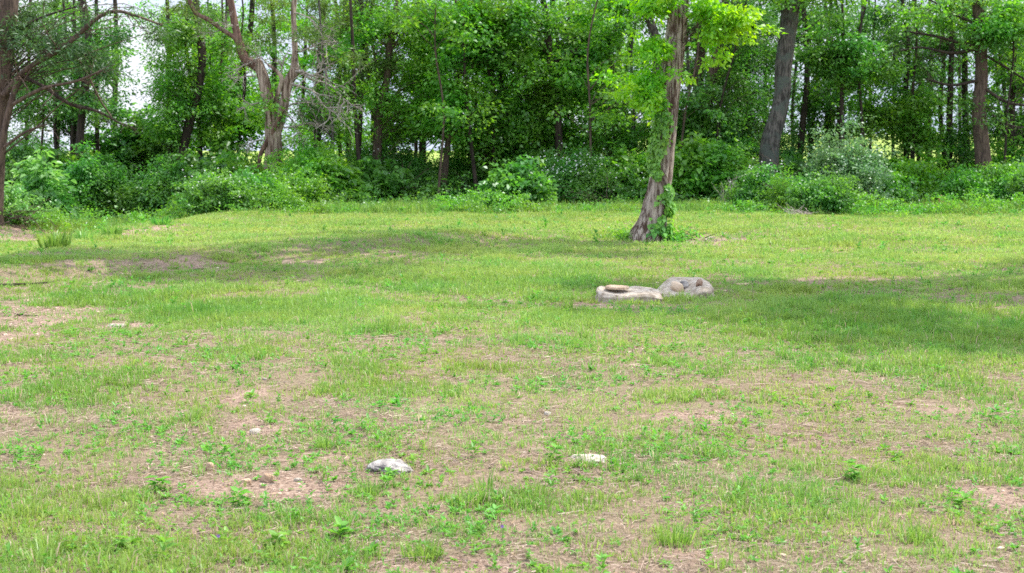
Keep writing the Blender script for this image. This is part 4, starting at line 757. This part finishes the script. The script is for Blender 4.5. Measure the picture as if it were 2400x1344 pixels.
# ------------------------------------------------------------------ stones
def icos(sub):
    V, F = ICO.copy(), ICF.copy()
    for _ in range(sub):
        e = {}; NV = list(V); NF = []
        def mid(a, b):
            k = (min(a, b), max(a, b))
            if k not in e: e[k] = len(NV); v = NV[a] + NV[b]; NV.append(v / np.linalg.norm(v))
            return e[k]
        for a, b_, c in F:
            x, y, z = mid(a, b_), mid(b_, c), mid(c, a); NF += [(a, x, z), (b_, y, x), (c, z, y), (x, y, z)]
        V, F = np.array(NV), np.array(NF)
    return V, F
IV, IF = icos(4)
def rock(name, label, px, py, w, d, h, mat, seed, boxy=3.0, rot=0., sink=.25, rough=.10, z0=None, loc=None, group=None, planes=7, tilt=(0, 0), dish=0, smooth=False):
    q = np.random.default_rng(seed); b = gnd(px, py) if loc is None else np.array(loc, float)
    V = IV / (np.abs(IV) ** boxy).sum(1, keepdims=True) ** (1 / boxy)
    for _ in range(planes):                                   # chip flat faces
        nrm = unit(q.normal(0, 1, 3) * [1, 1, .5]); dd = (.58 + .3 * q.random()) if planes > 20 else (.78 + .22 * q.random()); o = V @ nrm - dd; V = V - np.clip(o, 0, None)[:, None] * nrm * .95
    f = fbm(V[:, 0] * 2.2 + V[:, 2] * 1.5 + 20 + seed, V[:, 1] * 2.2 - V[:, 2] + 20, seed, 4) - .5; f2 = fbm(V[:, 0] * 8 + V[:, 2] * 7 + 40, V[:, 1] * 8 + V[:, 2] * 3 + 40, seed, 3) - .5
    f3 = fbm(V[:, 0] * 18 + 60, V[:, 1] * 18 + V[:, 2] * 15 + 60, seed, 2) - .5; V = V * (1 + rough * 2 * f + rough * 1.1 * f2 + rough * .45 * f3)[:, None]
    V[:, 2] += .05 * ss(.44, .56, fbm(V[:, 0] * 3 + 9, V[:, 1] * 3 + 9, seed + 2, 2)) * ss(.1, .3, V[:, 2])
    if dish: V[:, 2] -= dish * np.exp(-((V[:, 0] + .1) ** 2 + (V[:, 1] + .25) ** 2) / .22) * (V[:, 2] > 0)
    V = V * np.array([w, d, h]) * .5; c, s = math.cos(rot), math.sin(rot)
    V[:, 2] += V[:, 0] * tilt[0] + V[:, 1] * tilt[1]; V = np.stack([V[:, 0] * c - V[:, 1] * s, V[:, 0] * s + V[:, 1] * c, V[:, 2]], 1)
    V[:, 2] += h * (.5 - sink) + b[2] if z0 is None else z0 + h * .5
    V[:, 0] += b[0]; V[:, 1] += b[1]; o = mesh(name, V, IF, M[mat], smooth=smooth); return tag(o, label, 'stone', group)
SG = 'stones lying in the lawn'
def slab(name, label, c, hw, hd, top, mat, seed, sq=5, bury=.08, lip=.02, wob=.05, group=SG, zoff=0., rot=0.):
    """block with a broken outline; top(u, v) gives its height above the ground, u, v in -1..1"""
    nt_, nr, nsd = 150, 26, 12; th = np.linspace(0, 2 * np.pi, nt_, endpoint=False); ct, st = np.cos(th), np.sin(th)
    R_ = 1 / (abs(ct) ** sq + abs(st) ** sq) ** (1 / sq); R_ = R_ * (1 + wob * 2 * (fbm(ct * 2 + 9, st * 2 + 9, seed, 4) - .5) + wob * .7 * (fbm(ct * 9 + 30, st * 9 + 30, seed + 1, 2) - .5))
    f = np.concatenate([np.linspace(.02, .93, nr - 3), [.965, .985, 1.]]); U = f[:, None] * (R_ * ct)[None]; V_ = f[:, None] * (R_ * st)[None]; Z = top(U, V_)
    n1 = fbm(U * 3 + 20, V_ * 3 + 20, seed + 4, 4) - .5; Z = Z + n1 * .016 - lip * ss(.93, 1.0, f)[:, None] * (.4 + 1.2 * vn(th * 3, th * 0, seed))[None]
    rows = [(U, V_, Z)]; zt = Z[-1]
    for k in range(1, nsd + 1):
        q = k / nsd; zz = zt * (1 - q) + (-bury) * q; bul = 1 + .045 * np.sin(q * 2.8) + .06 * (fbm(ct * 3 + q * 2 + 50, st * 3 + q * 3 + 50, seed + 6, 3) - .5) + .02 * np.sign(np.sin(q * 9 + 3 * vn(th * 2, th * 0, seed + 2)))
        rows.append(((R_ * ct * bul)[None], (R_ * st * bul)[None], zz[None]))
    U = np.concatenate([r_[0] for r_ in rows]); V_ = np.concatenate([r_[1] for r_ in rows]); Z = np.concatenate([r_[2] for r_ in rows]); m = len(U)
    cr, sr = math.cos(rot), math.sin(rot); X = U * hw; Y = V_ * hd; P_ = np.stack([c[0] + X * cr - Y * sr, c[1] + X * sr + Y * cr, c[2] + zoff + Z], -1).reshape(-1, 3)
    i = np.arange(m - 1)[:, None] * nt_; j = np.arange(nt_)[None]; j2 = (j + 1) % nt_; F = np.stack([i + nt_ + j, i + nt_ + j2, i + j2, i + j], -1).reshape(-1, 4)
    P_ = np.vstack([P_, P_[:nt_].mean(0)]); jj = np.arange(0, nt_, 2); F = np.vstack([F, np.stack([jj, jj + 1, (jj + 2) % nt_, np.full(len(jj), len(P_) - 1)], -1)])
    return tag(mesh(name, P_, F, M[mat], None, None, False), label, 'stone', group)
b = gnd(1479, 710); pp = ppm(b[1]); sc_ = b + [0, .20, 0]; sc_[2] = float(height(sc_[0], sc_[1]))
stop = lambda u, v: .098 + .02 * v + .012 * np.sin(u * 4) - .012 * u
slab('stone_slab', 'long flat topped limestone block lying in the grass, left of the two', sc_, 77 * pp, .20, stop, 'limestone', 4, 6, lip=.018, wob=.035, rot=.02)
slab('flat_stone', 'thin tan flake of stone lying on top of the long block', np.array([at(1449, 690, b[1])[0], sc_[1] - .02, sc_[2] + .126]), 26 * pp, .10, lambda u, v: .022 + 0 * u, 'stone_tan', 8, 2.6, bury=.006, lip=.008, wob=.12, rot=.05)
b2 = gnd(1611, 702); pq = ppm(b2[1]); bc = b2 + [0, .33, 0]; bc[2] = float(height(bc[0], bc[1]))
def btop(u, v):
    crest = .16 * (.22 + .78 * ss(-1.0, -.25, u)) * (1 - .25 * ss(.7, 1.05, u)); fr = .035 + .075 * ss(.15, .5, u) + .02 * ss(-.6, -1, u); t = ss(-1.0, .35, v)
    return fr + (crest - fr) * t - .05 * np.exp(-((u + .15) / .35) ** 2 - ((v + .25) / .4) ** 2)
slab('hollow_boulder', 'broad low boulder with a hollow front, right of the long block', bc, 68 * pq, .34, btop, 'limestone', 15, 3.2, lip=.03, wob=.07)
for px, py, u, v, w, h, sd, mt, lb in [(1586, 690, -.30, -.30, 44, 25, 21, 'stone_tan', 'upright tan fragment leaning inside the hollow boulder'), (1608, 684, .02, -.1, 22, 19, 22, 'stone_grey', 'wedge shaped grey fragment in the middle of the hollow boulder'),
        (1641, 695, .5, -.5, 18, 20, 23, 'stone_brown', 'small brown faced fragment at the right of the hollow'), (1535, 690, -1.05, -.2, 22, 13, 24, 'stone_tan', 'rough reddish fragment between the long block and the hollow boulder'),
        (1604, 700, -.12, -.75, 44, 10, 25, 'limestone', 'low broken piece at the front of the hollow boulder')]:
    if 'stone_brown' not in M: M['stone_brown'] = stone_mat('brown_stone', (.12, .07, .045), (.26, .16, .11), (.38, .28, .21))
    x_ = bc[0] + u * 68 * pq; y_ = bc[1] + v * .34; z_ = bc[2] + float(btop(np.array(u), np.array(v))) if abs(u) < 1 else float(height(x_, y_)) - .01
    rock('stone_fragment', lb, 0, 0, w * pq, .10, h * pq, mt, sd, 3.5, .4 * (sd % 3 - 1), .2, .06, z0=z_ - .025, loc=(x_, y_, z_), group=SG, planes=22, tilt=(.35 * (sd % 3 - 1), .25))
for px, py, w, h, mt, sd, lb in [(912, 1112, 116, 44, 'stone_grey', 31, 'grey lichened stone half sunk in the foreground grass'), (1380, 1086, 88, 22, 'stone_white', 32, 'flat whitish stone in the foreground grass, right of the grey one'),
        (1283, 975, 18, 11, 'stone_white', 33, 'small white stone alone in the grass above the whitish flat stone'), (597, 1020, 26, 15, 'stone_white', 34, 'small cream stone on bare soil in the left foreground'),
        (624, 1132, 34, 22, 'stone_tan', 35, 'pinkish blocky stone on the bare soil left of the grey stone'), (490, 1105, 22, 22, 'stone_tan', 36, 'small upright orange tan stone left of the pinkish blocky stone'),
        (698, 1130, 20, 10, 'stone_white', 37, 'tiny pale stone just right of the pinkish blocky stone'), (576, 1135, 26, 12, 'stone_tan', 38, 'low tan stone just left of the pinkish blocky stone'),
        (780, 998, 10, 7, 'stone_white', 39, 'tiny whitish pebble at mid left on straw'), (1348, 1150, 16, 9, 'stone_tan', 40, 'little tan stone below the whitish flat stone'), (1655, 764, 16, 8, 'stone_tan', 41, 'small tan stone below the hollow boulder'),
        (272, 768, 44, 8, 'stone_white', 42, 'pale stones showing in the bare spot left of the lush grass'), (884, 1277, 10, 12, 'stone_white', 43, 'tiny white pebble near the bottom, left of centre'), (1740, 670, 44, 5, 'stone_tan', 44, 'flat buried stone right of the hollow boulder'),
        (1835, 1310, 22, 11, 'stone_tan', 45, 'small tan stone on the bare soil at the bottom right'), (620, 892, 12, 6, 'stone_white', 46, 'tiny pale stone in the left middle grass')]:
    b = gnd(px, py); q = ppm(b[1]); rock('stone', lb, 0, 0, w * q, w * q * (.75 if w > 60 else .62), h * q * (1.0 if w > 60 else 1.2), mt, sd, 3.2 if w > 60 else 2.7, .2 * (sd % 5 - 2), .45 if w > 60 else .3, .16, loc=b + [0, w * q * .28, 0], group=SG, planes=9)

# ------------------------------------------------------------------ single plants on the lawn
def grass_tuft(label, px, py, h, w, n, mat='grass', kind='grass_tuft', bw=.006, tl=.3, tv=.2):
    b = gnd(px, py); a = rng.random(n) * 6.28; rr = w * .35 * rng.random(n) ** .6; x = b[0] + np.cos(a) * rr; y = b[1] + np.sin(a) * rr
    V, F, T = blades(x, y, h * (.25 + .85 * rng.random(n)), bw * (.7 + .6 * rng.random(n)), .1 + .75 * rng.random(n), np.clip(rng.normal(tl, tv, n), 0, .9), a)
    return tag(mesh(kind, V, F, M[mat], None, T), label, 'grass' if kind == 'grass_tuft' else 'plant', 'single plants on the lawn')
grass_tuft('tall dark green clump of broad blades on the left bank', 130, 582, .36, .50, 110, 'grass', 'weed_clump', .024, .2)
grass_tuft('paler feathery weed clump between the two dark clumps on the left bank', 195, 565, .26, .34, 130, 'lit', 'weed_clump', .012, .4)
grass_tuft('shorter dark clump with spiky blades, rightmost on the left bank', 262, 553, .24, .40, 90, 'grass', 'weed_clump', .02, .2)
grass_tuft('low green weed at the end of the left bank', 380, 528, .2, .5, 120, 'weed', 'weed_clump', .02)
for px, py, h, w, n, lb in [(1580, 1275, .13, .20, 170, 'tall bright grass tuft before the bare soil at the lower right'), (990, 1310, .13, .20, 170, 'tall grass tuft above the long curved stalk'), (2150, 1265, .12, .18, 140, 'grass tuft in the lower right corner region'),
        (1780, 945, .10, .16, 90, 'small dark green tuft in the middle right'), (765, 1050, .11, .16, 120, 'spiky tuft left of the grey stone and above it'), (450, 985, .11, .16, 110, 'grass tuft above the cream stone at the left'), (1060, 930, .12, .2, 120, 'tuft of long grass in the lush patch at centre'),
        (120, 1290, .12, .2, 130, 'thick grass tuft in the lower left corner'), (860, 1160, .10, .16, 90, 'grass tuft directly below the grey stone')]:
    grass_tuft(lb, px, py, h * .85, w, n, bw=.0042)
def rosette(label, px, py, s, n, mat='weed', up=.6, hgt=.0):
    b = gnd(px, py); th = rng.random(n) * 6.28; el = rng.random(n) * up; z = rng.random(n) * hgt
    C = np.stack([b[0] + np.cos(th) * s * .1, b[1] + np.sin(th) * s * .1, np.full(n, b[2] + .006) + z], 1); D = np.stack([np.cos(th) * np.cos(el), np.sin(th) * np.cos(el), np.sin(el)], 1)
    V, F = leaves6(C, D, np.stack([-np.cos(th) * np.sin(el), -np.sin(th) * np.sin(el), np.cos(el)], 1) + rng.normal(0, .15, (n, 3)), s * (.6 + .5 * rng.random(n)), s * .42 * (.7 + .5 * rng.random(n)))
    return tag(mesh('broadleaf_weed', V, F, M[mat], None, np.repeat(np.clip(rng.normal(.5, .2, n), 0, 1), 2)), label, 'plant', 'single plants on the lawn')
for px, py, s, n, hh, lb in [(590, 945, .05, 16, .05, 'leafy weed beside bare soil at the left middle'), (375, 1150, .06, 16, .05, 'broad leaved weed left of the orange tan stone'), (560, 1190, .06, 14, .06, 'bright weed below the bare soil at the left'), (1300, 1085, .05, 22, .07, 'leafy weed just left of the whitish flat stone'),
        (1440, 1100, .045, 14, .04, 'small weed just right of the whitish flat stone'), (2000, 1130, .06, 24, .08, 'bushy weed in the right foreground'), (1160, 1215, .05, 14, .03, 'bluish leaved weed near the bottom centre'), (2330, 985, .055, 20, .06, 'leafy weed near the right edge'), (800, 1265, .06, 16, .05, 'weed with toothed leaves above the long curved stalk'),
        (920, 1120, .04, 12, .02, 'light green leaf rosette against the front of the grey stone'), (650, 1290, .06, 18, .05, 'broad weed in the lower left foreground'), (2260, 1190, .055, 16, .05, 'weed beside the bare soil at the right edge'), (300, 1290, .06, 16, .04, 'flat weed at the lower left')]:
    rosette(lb, px, py, s, n, hgt=hh)
for px, py, lb in [(1176, 1272, 'tiny purple flower near the bottom centre'), (512, 1296, 'tiny blue violet flower in the lower left grass')]:
    b = gnd(px, py); f = thing('violet_flower', lb, 'flower', b, 'violet flowers'); mb = MB(); mb.add(*tube(np.array([b, b + [.004, 0, .03], b + [.002, -.003, .06]]), .0012, 4)); mb.build('stem', M['weed'], f)
    a = np.arange(5) * 1.2566; V, F = leaves6(np.tile(b + [.002, -.004, .06], (5, 1)), np.stack([np.cos(a), -.3 + 0 * a, np.sin(a)], 1), np.tile([0, -1, .3], (5, 1)), np.full(5, .008), np.full(5, .007)); mesh('petals', V, F, M['violet'], f, np.repeat(rng.random(5), 2))

# ------------------------------------------------------------------ neighbouring trees outside the frame that shade the lawn
def side_tree(label, x, y, top, cs, n=14):
    b = np.array([x, y, float(height(x, y))]); root = thing('shade_tree', label, 'tree', b, 'shade trees beside the lawn'); P = resample(np.array([b - [0, 0, .1], b + [.1, 0, 2], b + [.2, .1, 4.5], b + [0, 0, top]]), 30)
    tb = MB(); tb.add(*tube(P, np.linspace(.28, .07, 30), n, .12)); C = np.concatenate([lump(c, rad, k, .6) for c, rad, k in cs]); boughs(tb, P, C, .03, .3); tb.build('trunk', M['bark_brown'], root)
    lm = MB(); lm.add(*sprays_to_leaves(C, 'broad', 1.3, size=1.4)); lm.build('crown', M['mid'], root, smooth=False)
side_tree('broad tree shading the lawn from beyond the right edge', 9.6, 17.8, 13, [((10.2, 16.4, 11), (3.3, 1.7, 1.3), 84), ((12.2, 17.6, 10.6), (2.5, 2.2, 1.4), 66), ((7.6, 17.6, 11.4), (2.2, .9, 1.0), 44), ((9.0, 15.2, 11.2), (2.6, 1.0, .8), 44), ((9.2, 13.4, 11), (2.2, 1.0, .8), 26)])
